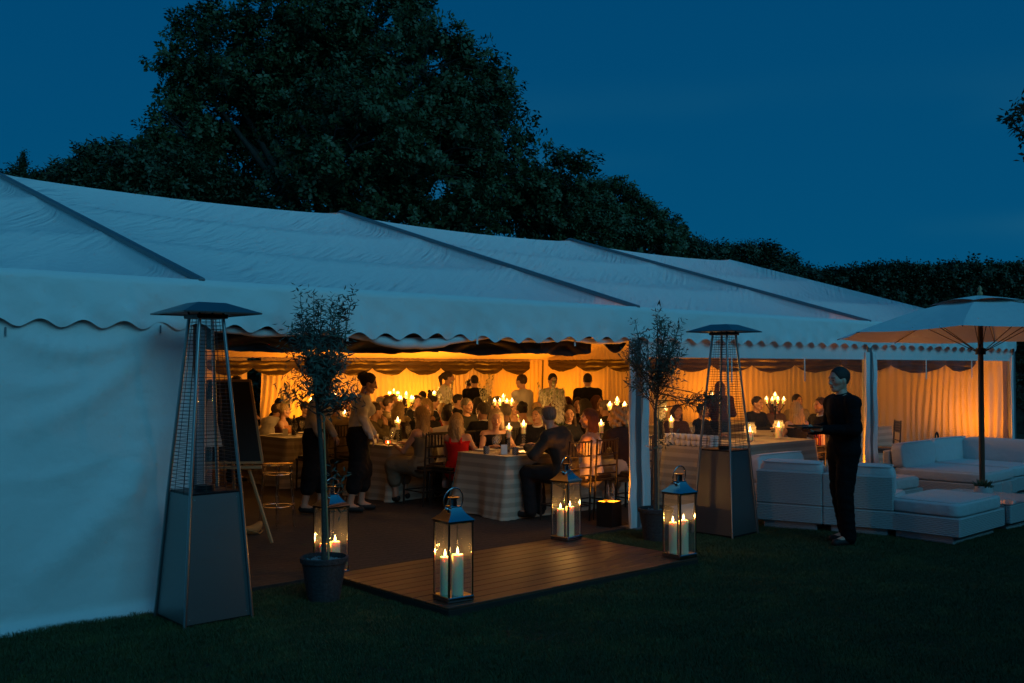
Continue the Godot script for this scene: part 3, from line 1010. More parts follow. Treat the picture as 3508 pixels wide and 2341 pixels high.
func olive(at: Vector3, y0: float, y1: float, wide: float, sd: int, label: String, arch: float) -> void:
	var t := thing("olive_tree", label, "tree", at, 0.0, "potted olive trees by the entrance")
	rng.seed = sd
	var pot := MB.new()
	pot.sharp([Vector2(0.0, 0.0), Vector2(0.118, 0.0), Vector2(0.165, 0.285), Vector2(0.178, 0.29), Vector2(0.182, 0.325), Vector2(0.165, 0.33), Vector2(0.158, 0.27), Vector2(0.0, 0.27)], 36)
	made(t, "pot", pot, M.clay_pot)
	var gv := MB.new()
	for k in 140:
		var r := 0.15 * sqrt(rng.randf())
		var an := rng.randf() * TAU
		gv.box(Vector3(cos(an) * r, 0.285 + rng.randf() * 0.012, sin(an) * r), Vector3(0.022, 0.014, 0.018), 0.004, Basis(Vector3(rng.randfn(), rng.randfn(), rng.randfn()).normalized(), rng.randf() * 3.0))
	var gm := made(t, "pebbles", gv, M.gravel)
	gm.set_meta("kind", "stuff")
	var tm := MB.new()
	var top := Vector3(-0.05 * (1.0 - arch), y0, 0.0)
	limb(tm, Vector3(0, 0.27, 0), top, 0.021, 0.017, 0.02, 8)
	limb(tm, top, top + Vector3(0.03, (y1 - y0) * 0.65, 0), 0.016, 0.005, 0.03, 6)
	made(t, "trunk", tm, M.olive_bark)
	var cane := MB.new()
	cane.rod(Vector3(0.035, 0.27, 0.01), top + Vector3(0.03, 0.05, 0.015), 0.008, 0.007, 6)
	made(t, "stake", cane, M.pale_wood)
	var leaf := cards(6, 0.066, 0.22, 0.10, Color(0.050, 0.068, 0.045), Color(0.095, 0.115, 0.085), 0.0)
	var tw := MB.new()
	var xs := []
	var H := y1 - y0
	for k in 40:
		var an := rng.randf() * TAU
		var start := rng.randf_range(0.0, 0.30) * H
		var a := top + Vector3(0.008 * rng.randfn(), start, 0.008 * rng.randfn())
		var reach := wide * sqrt(rng.randf())
		var e := top + Vector3(cos(an) * reach, H * rng.randf_range(0.55, 1.0) * (1.05 - 0.25 * reach / wide), sin(an) * reach)
		if k % 5 < 2:
			# short side shoots low in the crown
			reach = wide * rng.randf_range(0.5, 1.0)
			e = a + Vector3(cos(an) * reach, H * rng.randf_range(0.02, 0.25), sin(an) * reach)
		if arch > 0.5 and k > 34:
			e = top + Vector3(0.30 + 0.26 * rng.randf(), 0.02 + 0.22 * rng.randf(), 0.28 + 0.26 * rng.randf())
		if arch < 0.5 and k > 36:
			e = top + Vector3(0.28 * rng.randf(), 0.02 + 0.30 * rng.randf(), 0.36 * rng.randf())
		var mid := a.lerp(e, 0.5) + Vector3((e.x - a.x) * 0.32, -0.02, (e.z - a.z) * 0.32)
		var pts := PackedVector3Array()
		for j in 7:
			var u := j / 6.0
			pts.append(a.lerp(mid, u).lerp(mid.lerp(e, u), u))
		tw.tube(pts, [0.006, 0.0055, 0.005, 0.004, 0.0035, 0.003, 0.002], 4, false)
		var n := int(4.0 + a.distance_to(e) * 21.0)
		for j in n:
			var u := rng.randf_range(0.15, 1.0)
			var q := a.lerp(mid, u).lerp(mid.lerp(e, u), u)
			var dir := (e - a).normalized()
			var y := (dir + Vector3(rng.randfn(), rng.randfn(), rng.randfn()) * 0.35).normalized()
			var x := y.cross(Vector3(rng.randfn(), rng.randfn(), rng.randfn())).normalized()
			xs.append(Transform3D(Basis(x, y, x.cross(y)).scaled(Vector3.ONE * rng.randf_range(0.7, 1.25)), q + Vector3(rng.randfn(), rng.randfn(), rng.randfn()) * 0.012))
	# a stray shoot low on the trunk
	for j in 7:
		xs.append(Transform3D(rnd_basis(1.1), Vector3(0.05 * rng.randfn() + 0.06, y0 * (0.62 if arch < 0.5 else 0.75) + 0.05 * rng.randfn(), 0.05 * rng.randfn() + 0.03)))
	made(t, "twigs", tw, M.olive_bark)
	scatter(t, "crown", leaf, xs).set_meta("kind", "stuff")

func hedge(label: String, a: Vector3, d: Vector3, long: float, tall: float, rise: float, n: int, small: Mesh) -> void:
	var hd := thing("hedge", label, "hedge")
	var sd := Vector3(d.z, 0, -d.x)
	var core := MB.new()
	var cf := func(u: float, w: float) -> Vector3:
		var L := long * u
		var top := tall + rise * L + 0.12 * n2(L * 0.4, 2.0)
		var pr := [Vector2(-0.45, 0.0), Vector2(-0.45, top - 0.15), Vector2(0.45, top - 0.15), Vector2(0.45, 0.0)]
		var q: Vector2 = pr[int(round(w * 3.0))]
		return a + d * L + sd * q.x + Vector3(0, q.y, 0)
	core.grid(44, 3, cf)
	made(hd, "inner_twigs", core, M.bark)
	var xs := []
	for k in n:
		var L := long * rng.randf()
		var top := tall + 0.02 + rise * L + 0.12 * n2(L * 0.4, 2.0)
		var face := rng.randf()
		var q := Vector3.ZERO
		if face < 0.3:
			q = a + d * L + sd * rng.randf_range(-0.55, 0.55) + Vector3(0, top + 0.06 * rng.randfn() * (2.0 if rng.randf() < 0.15 else 1.0), 0)
		else:
			q = a + d * L + sd * (-0.5 + 0.08 * rng.randfn()) + Vector3(0, top * sqrt(rng.randf()), 0)
		xs.append(Transform3D(rnd_basis(rng.randf_range(0.7, 1.3)), q))
	scatter(hd, "leaves", small, xs).set_meta("kind", "stuff")
func flame_mesh() -> ArrayMesh:
	var mb := MB.new()
	mb.lathe([Vector2(0.0, 0.0), Vector2(0.0045, 0.003), Vector2(0.0068, 0.010), Vector2(0.006, 0.018), Vector2(0.0035, 0.028), Vector2(0.0, 0.040)], 10)
	return mb.mesh(M.flame)

func candle_mesh(r: float, hgt: float) -> ArrayMesh:
	var mb := MB.new()
	mb.sharp([Vector2(0.0, 0.0), Vector2(r, 0.0), Vector2(r * 0.985, hgt - 0.006)], 20)
	mb.lathe([Vector2(r * 0.985, hgt - 0.006), Vector2(r * 0.95, hgt), Vector2(r * 0.85, hgt - 0.002), Vector2(r * 0.6, hgt - 0.010), Vector2(0.0, hgt - 0.012)], 20)
	return mb.mesh(M.wax)

func add_flame(parent: Node3D, at: Vector3, e: float, sc := 1.0) -> void:
	if not M.has("flame_shape"):
		M["flame_shape"] = flame_mesh()
	var f := put(parent, "flame", M.flame_shape, at)
	f.scale = Vector3.ONE * sc
	omni(parent, at + Vector3(0, 0.016 * sc, 0), CANDLE, e)

func pillar(label: String, at: Vector3, r: float, hgt: float, e: float, group: String) -> Node3D:
	var t := thing("pillar_candle", label, "candle", at, 0.0, group)
	var body := put(t, "wax", candle_mesh(r, hgt))
	var w := MB.new()
	w.rod(Vector3(0, hgt - 0.014, 0), Vector3(0.001, hgt + 0.006, 0), 0.0012, -1.0, 5)
	made(body, "wick", w, M.wick)
	add_flame(body, Vector3(0, hgt + 0.004, 0), e, 1.3)
	return t

func heater(label: String, at: Vector3, turn: float) -> void:
	var t := thing("patio_heater", label, "patio heater", at, turn, "pyramid patio heaters")
	var b := 0.245   # half the foot
	var m := 0.185   # half at the shelf
	var u := 0.085   # half at the top
	var y1 := 0.88
	var y2 := 2.12
	for k in 4:
		var r := Basis(Vector3.UP, k * PI / 2)
		var mb := MB.new()
		mb.poly([r * Vector3(-b + 0.012, 0.03, b - 0.008), r * Vector3(b - 0.012, 0.03, b - 0.008), r * Vector3(m - 0.01, y1, m - 0.006), r * Vector3(-m + 0.01, y1, m - 0.006)])
		made(t, "side_panel", mb, M.steel)
		var lm := MB.new()
		lm.tube(PackedVector3Array([r * Vector3(b, 0.0, b), r * Vector3(m, y1, m), r * Vector3(u, y2, u)]), [0.0125], 10)
		made(t, "corner_tube", lm, M.bright_steel)
		# wire guard on each face: thin rungs with two uprights
		var gm := MB.new()
		for j in 46:
			var w := j / 45.0
			var y := lerpf(y1 + 0.02, y2 - 0.05, w)
			var hw := lerpf(m, u, (y - y1) / (y2 - y1)) - 0.006
			gm.rod(r * Vector3(-hw, y, hw), r * Vector3(hw, y, hw), 0.0016, -1.0, 4)
		for q in [-0.4, 0.4]:
			gm.rod(r * Vector3(m * q, y1, m), r * Vector3(u * q, y2 - 0.03, u), 0.002, -1.0, 4)
		made(t, "wire_guard", gm, M.black_metal)
		for sx in [-1, 1]:
			for y in [0.06, 0.85]:
				var hw := lerpf(b, m, y / y1)
				var sm := MB.new()
				sm.lathe([Vector2(0.006, 0.0), Vector2(0.005, 0.003), Vector2(0.0, 0.004)], 8)
				for q in sm.v.size():
					sm.v[q] = r * (Basis(Vector3.RIGHT, PI / 2) * sm.v[q] + Vector3(sx * (hw - 0.035), y, hw - 0.008))
				made(t, "screw", sm, M.bright_steel)
	var sh := MB.new()
	sh.box(Vector3(0, y1 + 0.004, 0), Vector3(m * 2 - 0.02, 0.02, m * 2 - 0.02), 0.003)
	made(t, "shelf", sh, M.black_metal)
	var fl := MB.new()
	fl.box(Vector3(0, 0.02, 0), Vector3(b * 2 - 0.03, 0.03, b * 2 - 0.03), 0.004)
	made(t, "foot_plate", fl, M.black_metal)
	var gt := MB.new()
	gt.sharp([Vector2(0.05, y1 + 0.014), Vector2(0.05, y2 - 0.03)], 24)
	made(t, "glass_tube", gt, M.pane)
	var bn := MB.new()
	bn.sharp([Vector2(0.0, y1 + 0.014), Vector2(0.07, y1 + 0.014), Vector2(0.07, y1 + 0.05), Vector2(0.0, y1 + 0.05)], 20)
	made(t, "burner", bn, M.black_metal)
	var rf := MB.new()
	rf.box(Vector3(0, y2 - 0.012, 0), Vector3(u * 2 + 0.06, 0.03, u * 2 + 0.06), 0.006)
	made(t, "top_collar", rf, M.black_metal)
	# hood: a low square pyramid with turned-down edges
	var hd := MB.new()
	var hw := 0.285
	for k in 4:
		var r := Basis(Vector3.UP, k * PI / 2)
		hd.poly([r * Vector3(-hw, y2 + 0.012, hw), r * Vector3(hw, y2 + 0.012, hw), r * Vector3(0.10, y2 + 0.085, 0.10), r * Vector3(-0.10, y2 + 0.085, 0.10)])
		hd.poly([r * Vector3(hw, y2 + 0.012, hw), r * Vector3(-hw, y2 + 0.012, hw), r * Vector3(-hw, y2 + 0.002, hw - 0.002), r * Vector3(hw, y2 + 0.002, hw - 0.002)])
		hd.poly([r * Vector3(hw - 0.003, y2 + 0.009, hw - 0.003), r * Vector3(-hw + 0.003, y2 + 0.009, hw - 0.003), r * Vector3(-0.09, y2 + 0.075, 0.09), r * Vector3(0.09, y2 + 0.075, 0.09)])
	hd.poly([Vector3(-0.10, y2 + 0.085, 0.10), Vector3(0.10, y2 + 0.085, 0.10), Vector3(0.10, y2 + 0.085, -0.10), Vector3(-0.10, y2 + 0.085, -0.10)])
	made(t, "hood", hd, M.steel)
	for k in 4:
		var r := Basis(Vector3.UP, k * PI / 2)
		var pg := MB.new()
		pg.rod(r * Vector3(u, y2 - 0.01, u), r * Vector3(u * 1.1, y2 + 0.05, u * 1.1), 0.008)
		made(t, "hood_support", pg, M.black_metal)

func lantern(label: String, at: Vector3, turn: float, where: String, n: int, first: float) -> void:
	var t := thing("lantern", label, "lantern", at, turn, "steel candle lanterns at the deck corners")
	var w := 0.105
	var y0 := 0.045
	var y1 := 0.56
	var bs := MB.new()
	bs.box(Vector3(0, 0.02, 0), Vector3(w * 2 + 0.012, 0.04, w * 2 + 0.012), 0.006)
	made(t, "base", bs, M.mirror_steel)
	for k in 4:
		var r := Basis(Vector3.UP, k * PI / 2)
		var pm := MB.new()
		pm.box(r * Vector3(w - 0.006, (y0 + y1) * 0.5, w - 0.006), Vector3(0.014, y1 - y0 + 0.01, 0.014), 0.002)
		made(t, "corner_post", pm, M.mirror_steel)
		var gm := MB.new()
		gm.poly([r * Vector3(-w + 0.014, y0 + 0.002, w - 0.008), r * Vector3(w - 0.014, y0 + 0.002, w - 0.008), r * Vector3(w - 0.014, y1 - 0.002, w - 0.008), r * Vector3(-w + 0.014, y1 - 0.002, w - 0.008)])
		made(t, "glass_pane", gm, M.pane)
	var rim := MB.new()
	for k in 4:
		var r := Basis(Vector3.UP, k * PI / 2)
		rim.box(r * Vector3(0, y1 + 0.011, w - 0.004), (r * Vector3(w * 2 + 0.012, 0.022, 0.018)).abs(), 0.003)
	made(t, "top_rim", rim, M.mirror_steel)
	# roof: a square pyramid with hollow curved sides
	var rf := MB.new()
	var prof := [Vector2(w + 0.012, y1 + 0.020), Vector2(w - 0.010, y1 + 0.036), Vector2(w - 0.036, y1 + 0.062), Vector2(w - 0.055, y1 + 0.092), Vector2(w - 0.064, y1 + 0.112)]
	for k in 4:
		var r := Basis(Vector3.UP, k * PI / 2)
		var f := func(u: float, q: float) -> Vector3:
			var i := mini(int(q * 4.0), 3)
			var e: Vector2 = prof[i].lerp(prof[i + 1], q * 4.0 - i)
			return r * Vector3(lerpf(-e.x, e.x, u), e.y, e.x)
		rf.grid(1, 4, f)
	rf.box(Vector3(0, y1 + 0.114, 0), Vector3(0.09, 0.008, 0.09), 0.002)
	var roof := made(t, "roof", rf, M.mirror_steel)
	var ch := MB.new()
	ch.sharp([Vector2(0.030, y1 + 0.116), Vector2(0.028, y1 + 0.165), Vector2(0.042, y1 + 0.172), Vector2(0.042, y1 + 0.179), Vector2(0.0, y1 + 0.182)], 20)
	made(roof, "chimney", ch, M.mirror_steel)
	for sx in [-1, 1]:
		var hg := MB.new()
		hg.lathe([Vector2(0.0, 0.0), Vector2(0.016, 0.004), Vector2(0.018, 0.014), Vector2(0.010, 0.022), Vector2(0.0, 0.024)], 12, Vector3(sx * 0.058, y1 + 0.088, 0.0))
		made(roof, "hinge", hg, M.mirror_steel)
	var ring := MB.new()
	var pts := PackedVector3Array()
	for k in 25:
		var an := lerpf(-0.55, PI + 0.55, k / 24.0)
		pts.append(Vector3(cos(an) * 0.082, y1 + 0.158 + sin(an) * 0.090, 0.012 * sin(an)))
	ring.tube(pts, [0.0055], 8)
	made(t, "handle", ring, M.mirror_steel)
	var spots := [Vector3(0.012, 0, 0.038), Vector3(-0.052, 0, -0.030), Vector3(0.05, 0, -0.05)]
	var hs := [first, first * 0.93, first * 0.66]
	for k in n:
		var q: Vector3 = at + Basis(Vector3.UP, turn) * spots[k] + Vector3(0, 0.0405, 0)
		pillar(["thicker ivory pillar candle burning in the lantern ", "second ivory pillar candle in the lantern ", "short ivory pillar candle in the lantern "][k] + where, q, [0.043, 0.036, 0.03][k], hs[k], 0.045, "candles in the lanterns")

func deck() -> void:
	var t := thing("deck_platform", "low reddish timber deck platform on the lawn before the entrance", "deck")
	var z0 := 0.125
	for k in 11:
		var z := z0 + 0.072 + 0.1425 * k
		var mb := MB.new()
		var top := 0.066 + 0.0012 * (rng.randf() - 0.5)
		mb.box(Vector3(-2.52, top - 0.013, z), Vector3(2.80 + 0.004 * rng.randf(), 0.026, 0.134), 0.004)
		for q in mb.v.size():
			var p := mb.v[q]
			mb.uv[q] = Vector2(p.x * 0.42 + k * 0.37, (p.z - z) * 6.0 + p.y)
		made(t, "deck_board", mb, M["deck_%d" % (k * 7 % 4)])
	var fr := MB.new()
	for z in [0.15, 0.9, 1.66]:
		fr.box(Vector3(-2.52, 0.019, z), Vector3(2.76, 0.036, 0.05))
	made(t, "joist", fr, M.deck_edge)
	for x in [-3.914, -1.126]:
		var s := MB.new()
		s.box(Vector3(x, 0.024, 0.91), Vector3(0.02, 0.048, 1.56), 0.002)
		made(t, "edge_board", s, M.deck_edge)
	var s := MB.new()
	s.box(Vector3(-2.52, 0.024, 1.685), Vector3(2.80, 0.048, 0.02), 0.002)
	made(t, "edge_board", s, M.deck_edge)

func uplighter(label: String, at: Vector3, e: float, turn := 0.0) -> void:
	var t := thing("uplighter", label, "uplighter", at, turn, "black box uplighters at the foot of the walls")
	var w := 0.20
	var hgt := 0.27
	var mb := MB.new()
	for k in 4:
		var r := Basis(Vector3.UP, k * PI / 2)
		mb.box(r * Vector3(0, hgt * 0.5, w * 0.5 - 0.004), (r * Vector3(w - 0.016 * float(k % 2), hgt, 0.008)).abs(), 0.001)
	mb.box(Vector3(0, 0.008, 0), Vector3(w - 0.02, 0.012, w - 0.02))
	made(t, "housing", mb, M.black_metal)
	var f := MB.new()
	f.box(Vector3(0, hgt - 0.035, 0), Vector3(w - 0.02, 0.006, w - 0.02))
	made(t, "lamp_face", f, M.lamp_face)
	var l := AreaLight3D.new()
	l.name = "lamp_light"
	l.area_size = Vector2(w - 0.03, w - 0.03)
	l.light_color = AMBER.linear_to_srgb()
	l.light_energy = e
	l.area_range = 14.0
	l.shadow_enabled = true
	t.add_child(l)
	l.position = Vector3(0, hgt - 0.025, 0)
	l.rotation.x = PI / 2
	var cb := MB.new()
	cb.tube(PackedVector3Array([Vector3(0.08, 0.01, 0.10), Vector3(0.12, 0.008, 0.16), Vector3(0.20, 0.008, 0.14), Vector3(0.30, 0.008, 0.05)]), [0.005], 6)
	made(t, "cable", cb, M.black_metal)

func parasol(at: Vector3) -> void:
	var t := thing("parasol", "large pale parasol on a brown wooden pole over the lounge", "parasol", at)
	var R := 1.58
	var rim := 2.13
	var apex := 2.55
	var tilt := Basis(Vector3(0.746, 0, 0.666), -0.035)
	var pv := Vector3(0, rim, 0)
	var n := 8
	var tip := func(k: int, f: float) -> Vector3:
		var an := TAU * k / n + 0.30
		return pv + tilt * Vector3(cos(an) * R * f, (1.0 - f) * (apex - rim) + 0.05 * sin(PI * f), -sin(an) * R * f)
	for k in n:
		var mb := MB.new()
		var g := func(u: float, w: float) -> Vector3:
			var f := lerpf(1.0, 0.10, w)
			var a: Vector3 = tip.call(k, f)
			var b: Vector3 = tip.call(k + 1, f)
			var q := a.lerp(b, u)
			var dip := 0.035 * sin(PI * u) * f
			return q + Vector3(0, -dip * (1.0 - 0.4 * f), 0) + (pv - q) * Vector3(1, 0, 1) * 0.05 * sin(PI * u) * w * 0.0
		mb.grid(10, 14, g)
		made(t, "canopy_panel", mb, M.parasol_cloth)
		var rb := MB.new()
		rb.tube(PackedVector3Array([tip.call(k, 1.01) - Vector3(0, 0.006, 0), tip.call(k, 0.5) - Vector3(0, 0.016, 0), tip.call(k, 0.06) - Vector3(0, 0.02, 0)]), [0.005, 0.006, 0.008], 6)
		made(t, "rib", rb, M.pole_wood)
		var stt := MB.new()
		var mid: Vector3 = tip.call(k, 0.52)
		stt.rod(mid - Vector3(0, 0.02, 0), Vector3(0, 1.93, 0) + (mid - pv) * Vector3(1, 0, 1) * 0.05, 0.005, -1.0, 6)
		made(t, "strut", stt, M.pole_wood)
	# the vent cap
	var cp := MB.new()
	for k in n:
		var g2 := func(u: float, w: float) -> Vector3:
			var f := lerpf(0.34, 0.0, w)
			var a: Vector3 = tip.call(k, f)
			var b: Vector3 = tip.call(k + 1, f)
			return a.lerp(b, u) + Vector3(0, 0.028 + 0.03 * sin(PI * u) * (1.0 - w) * (0.6 + 0.4 * sin(k * 2.3)), 0)
		cp.grid(6, 6, g2)
	made(t, "vent_cap", cp, M.parasol_cloth)
	var pm := MB.new()
	pm.tube(PackedVector3Array([Vector3(0, 0.0, 0), Vector3(0, 1.2, 0), Vector3(0, apex + 0.02, 0)]), [0.031, 0.031, 0.028], 16)
	made(t, "pole", pm, M.pole_wood)
	var fn := MB.new()
	fn.lathe([Vector2(0.0, apex + 0.02), Vector2(0.03, apex + 0.03), Vector2(0.032, apex + 0.055), Vector2(0.014, apex + 0.075), Vector2(0.026, apex + 0.10), Vector2(0.012, apex + 0.13), Vector2(0.0, apex + 0.14)], 14)
	made(t, "finial", fn, M.pale_wood)
	var hb := MB.new()
	hb.sharp([Vector2(0.031, 1.90), Vector2(0.055, 1.90), Vector2(0.055, 1.97), Vector2(0.031, 1.97)], 16)
	made(t, "hub", hb, M.black_metal)
	var pl := MB.new()
	pl.box(Vector3(-0.06, 1.99, 0.02), Vector3(0.035, 0.06, 0.025), 0.006)
	pl.tube(PackedVector3Array([Vector3(-0.06, 1.99, 0.02), Vector3(-0.052, 2.2, 0.015), Vector3(-0.03, 2.36, 0.0)]), [0.004], 5)
	made(t, "pulley", pl, M.black_metal)

func stool(at: Vector3) -> void:
	var t := thing("bar_stool", "clear acrylic round bar stool on the dark floor by the easel", "bar stool", at, 0.3)
	var st := MB.new()
	st.lathe([Vector2(0.0, 0.672), Vector2(0.14, 0.672), Vector2(0.158, 0.676), Vector2(0.163, 0.686), Vector2(0.158, 0.695), Vector2(0.0, 0.697)], 32)
	made(t, "seat", st, M.acrylic)
	for k in 4:
		var an := PI / 4 + k * PI / 2
		var d := Vector3(cos(an), 0, sin(an))
		var lm := MB.new()
		lm.tube(PackedVector3Array([d * 0.185 + Vector3(0, 0.0, 0), d * 0.165 + Vector3(0, 0.3, 0), d * 0.14 + Vector3(0, 0.66, 0)]), [0.016, 0.016, 0.018], 12)
		made(t, "leg", lm, M.acrylic)
	for y in [0.24, 0.585]:
		var rm := MB.new()
		var pts := PackedVector3Array()
		var r: float = 0.172 if y < 0.3 else 0.150
		for k in 32:
			pts.append(Vector3(cos(TAU * k / 32) * r, y, sin(TAU * k / 32) * r))
		rm.tube(pts, [0.010], 8, false, true)
		made(t, "foot_ring" if y < 0.3 else "seat_ring", rm, M.acrylic)

func easel(at: Vector3, turn: float) -> void:
	var t := thing("easel_board", "tapered blackboard in a pale wood frame on an easel behind the left heater", "easel", at, turn)
	var back := 0.16
	var pt := func(x: float, y: float, z := 0.0) -> Vector3: return Vector3(x, y, z - back * (y / 1.65))
	var bd := MB.new()
	bd.poly([pt.call(-0.34, 0.80, 0.03), pt.call(0.34, 0.80, 0.03), pt.call(0.20, 1.60, 0.03), pt.call(-0.20, 1.60, 0.03)])
	bd.poly([pt.call(0.34, 0.80, 0.012), pt.call(-0.34, 0.80, 0.012), pt.call(-0.20, 1.60, 0.012), pt.call(0.20, 1.60, 0.012)])
	made(t, "blackboard", bd, M.chalkboard)
	for e in [[Vector2(-0.35, 0.79), Vector2(0.35, 0.79)], [Vector2(0.345, 0.79), Vector2(0.205, 1.61)], [Vector2(-0.345, 0.79), Vector2(-0.205, 1.61)], [Vector2(-0.205, 1.605), Vector2(0.205, 1.605)]]:
		var fm := MB.new()
		fm.bar(pt.call(e[0].x, e[0].y, 0.022), pt.call(e[1].x, e[1].y, 0.022), 0.026, 0.026, 0.003)
		made(t, "frame_rail", fm, M.pale_wood)
	var sh := MB.new()
	sh.poly([pt.call(-0.30, 0.95, 0.036), pt.call(-0.04, 0.95, 0.036), pt.call(-0.16, 1.42, 0.036), pt.call(-0.20, 1.42, 0.036)])
	made(t, "paper_sheet", sh, M.paper)
	for x in [-1, 1]:
		var lm := MB.new()
		lm.bar(pt.call(x * 0.20, 0.75, -0.01), Vector3(x * 0.46, 0.012, 0.08), 0.022, 0.03, 0.003)
		made(t, "leg", lm, M.pale_wood)
	var rl := MB.new()
	rl.bar(pt.call(0, 1.5, -0.02), Vector3(0, 0.012, -0.62), 0.03, 0.022, 0.003)
	made(t, "rear_leg", rl, M.pale_wood)
	var lg := MB.new()
	lg.bar(pt.call(-0.34, 0.745, 0.03), pt.call(0.34, 0.745, 0.03), 0.05, 0.03, 0.003)
	made(t, "ledge", lg, M.pale_wood)

func objects() -> void:
	print("objects")
	rng.seed = 40
	deck()
	heater("brushed steel pyramid patio heater at the front left corner of the entrance", Vector3(-5.2, 0, 0.55), 0.0)
	heater("brushed steel pyramid patio heater beside the white rattan sofa", Vector3(0.42, 0, 0.86), 0.06)
	lantern("candle lantern half hidden behind the left olive pot", Vector3(-3.80, FLOOR, -0.06), 0.10, "behind the left olive pot", 2, 0.24)
	lantern("candle lantern on the deck corner nearest the camera", Vector3(-3.73, 0.0675, 1.50), -0.10, "nearest the camera", 2, 0.29)
	lantern("candle lantern on the deck corner beside the dining chairs", Vector3(-1.32, 0.0675, 0.24), 0.14, "beside the dining chairs", 2, 0.28)
	lantern("candle lantern on the deck's right front corner", Vector3(-1.225, 0.0675, 1.57), -0.05, "on the deck's right front corner", 2, 0.29)
	parasol(Vector3(3.3, 0, 2.3))
	stool(Vector3(-2.92, FLOOR, -2.6))
	easel(Vector3(-3.80, FLOOR, -2.02), -0.62)
	uplighter("black box uplighter glowing at the foot of the entrance post", Vector3(-0.16, FLOOR, -0.26), 2.4, 0.2)
	uplighter("black box uplighter inside the second front post", Vector3(4.78, FLOOR, -0.26), 2.6)
	uplighter("black box uplighter inside the front right corner of the marquee", Vector3(9.2, FLOOR, -0.55), 3.3)
	uplighter("black box uplighter at the middle of the end wall", Vector3(8.9, FLOOR, -6.4), 7.2)
	uplighter("black box uplighter in the far corner of the marquee", Vector3(8.9, FLOOR, -10.9), 6.8)
	uplighter("black box uplighter at the foot of the long back wall, right of the wall gap", Vector3(5.6, FLOOR, -11.0), 10.0)
	uplighter("black box uplighter by the gap in the back wall", Vector3(2.7, FLOOR, -11.0), 7.5)
	# a tan shoulder bag lying by the easel
	var bg := thing("shoulder_bag", "small slumped tan leather bag lying on the floor by the easel", "bag", Vector3(-3.35, FLOOR, -2.35), 0.5)
	mat("tan_leather", Color(0.32, 0.17, 0.06), 0.5)
	var mb := MB.new()
	var f := func(u: float, w: float) -> Vector3:
		var an := TAU * u
		var ph := PI * w
		var x := -cos(ph) * 0.17
		var r := 0.045 * pow(sin(ph), 0.7) * (1.0 + 0.25 * x / 0.17)
		return Vector3(x, maxf(0.0, 0.045 + sin(an) * r * 1.1 + 0.05 * x * x / 0.03), -cos(an) * r)
	mb.grid(20, 18, f)
	made(bg, "pouch", mb, M.tan_leather)
	var sp := MB.new()
	sp.tube(PackedVector3Array([Vector3(-0.14, 0.07, 0), Vector3(-0.08, 0.05, 0.06), Vector3(0.02, 0.012, 0.09), Vector3(0.10, 0.02, 0.06), Vector3(0.14, 0.07, 0.0)]), [0.006], 6)
	made(bg, "strap", sp, M.tan_leather)
	# a black handbag with a ring handle on the far sofa's back
	var hb := thing("handbag", "black handbag with an arched handle standing behind the far sofa back", "bag", Vector3(6.62, -0.004, 0.22), 0.2, "guests' bags")
	var hm := MB.new()
	hm.box(Vector3(0, 0.34, 0), Vector3(0.44, 0.68, 0.16), 0.04)
	made(hb, "body", hm, M.black_metal)
	var ha := MB.new()
	var pts := PackedVector3Array()
	for k in 17:
		var an := PI * k / 16.0
		pts.append(Vector3(cos(an) * 0.085, 0.67 + sin(an) * 0.10, 0))
	ha.tube(pts, [0.013], 8)
	made(hb, "handle", ha, M.black_metal)
func rattan_box(t: Node3D, called: String, lo: Vector3, hi: Vector3) -> void:
	var mb := MB.new()
	mb.box((lo + hi) * 0.5, hi - lo, 0.012)
	made(t, called, mb, M.rattan)

func piping(parent: Node3D, at: Vector3, size: Vector3, e: float, b: Basis) -> void:
	# the corded seam round a cushion's upper edge
	var mb := MB.new()
	var pts := PackedVector3Array()
	var h := size * 0.5
	for k in 64:
		var th := TAU * k / 64.0
		pts.append(at + b * Vector3(0.925 * h.x * signf(cos(th)) * pow(absf(cos(th)), e), h.y * 0.93, 0.925 * h.z * signf(sin(th)) * pow(absf(sin(th)), e)))
	mb.tube(pts, [0.006], 6, false, true)
	made(parent, "piping", mb, M.cushion)

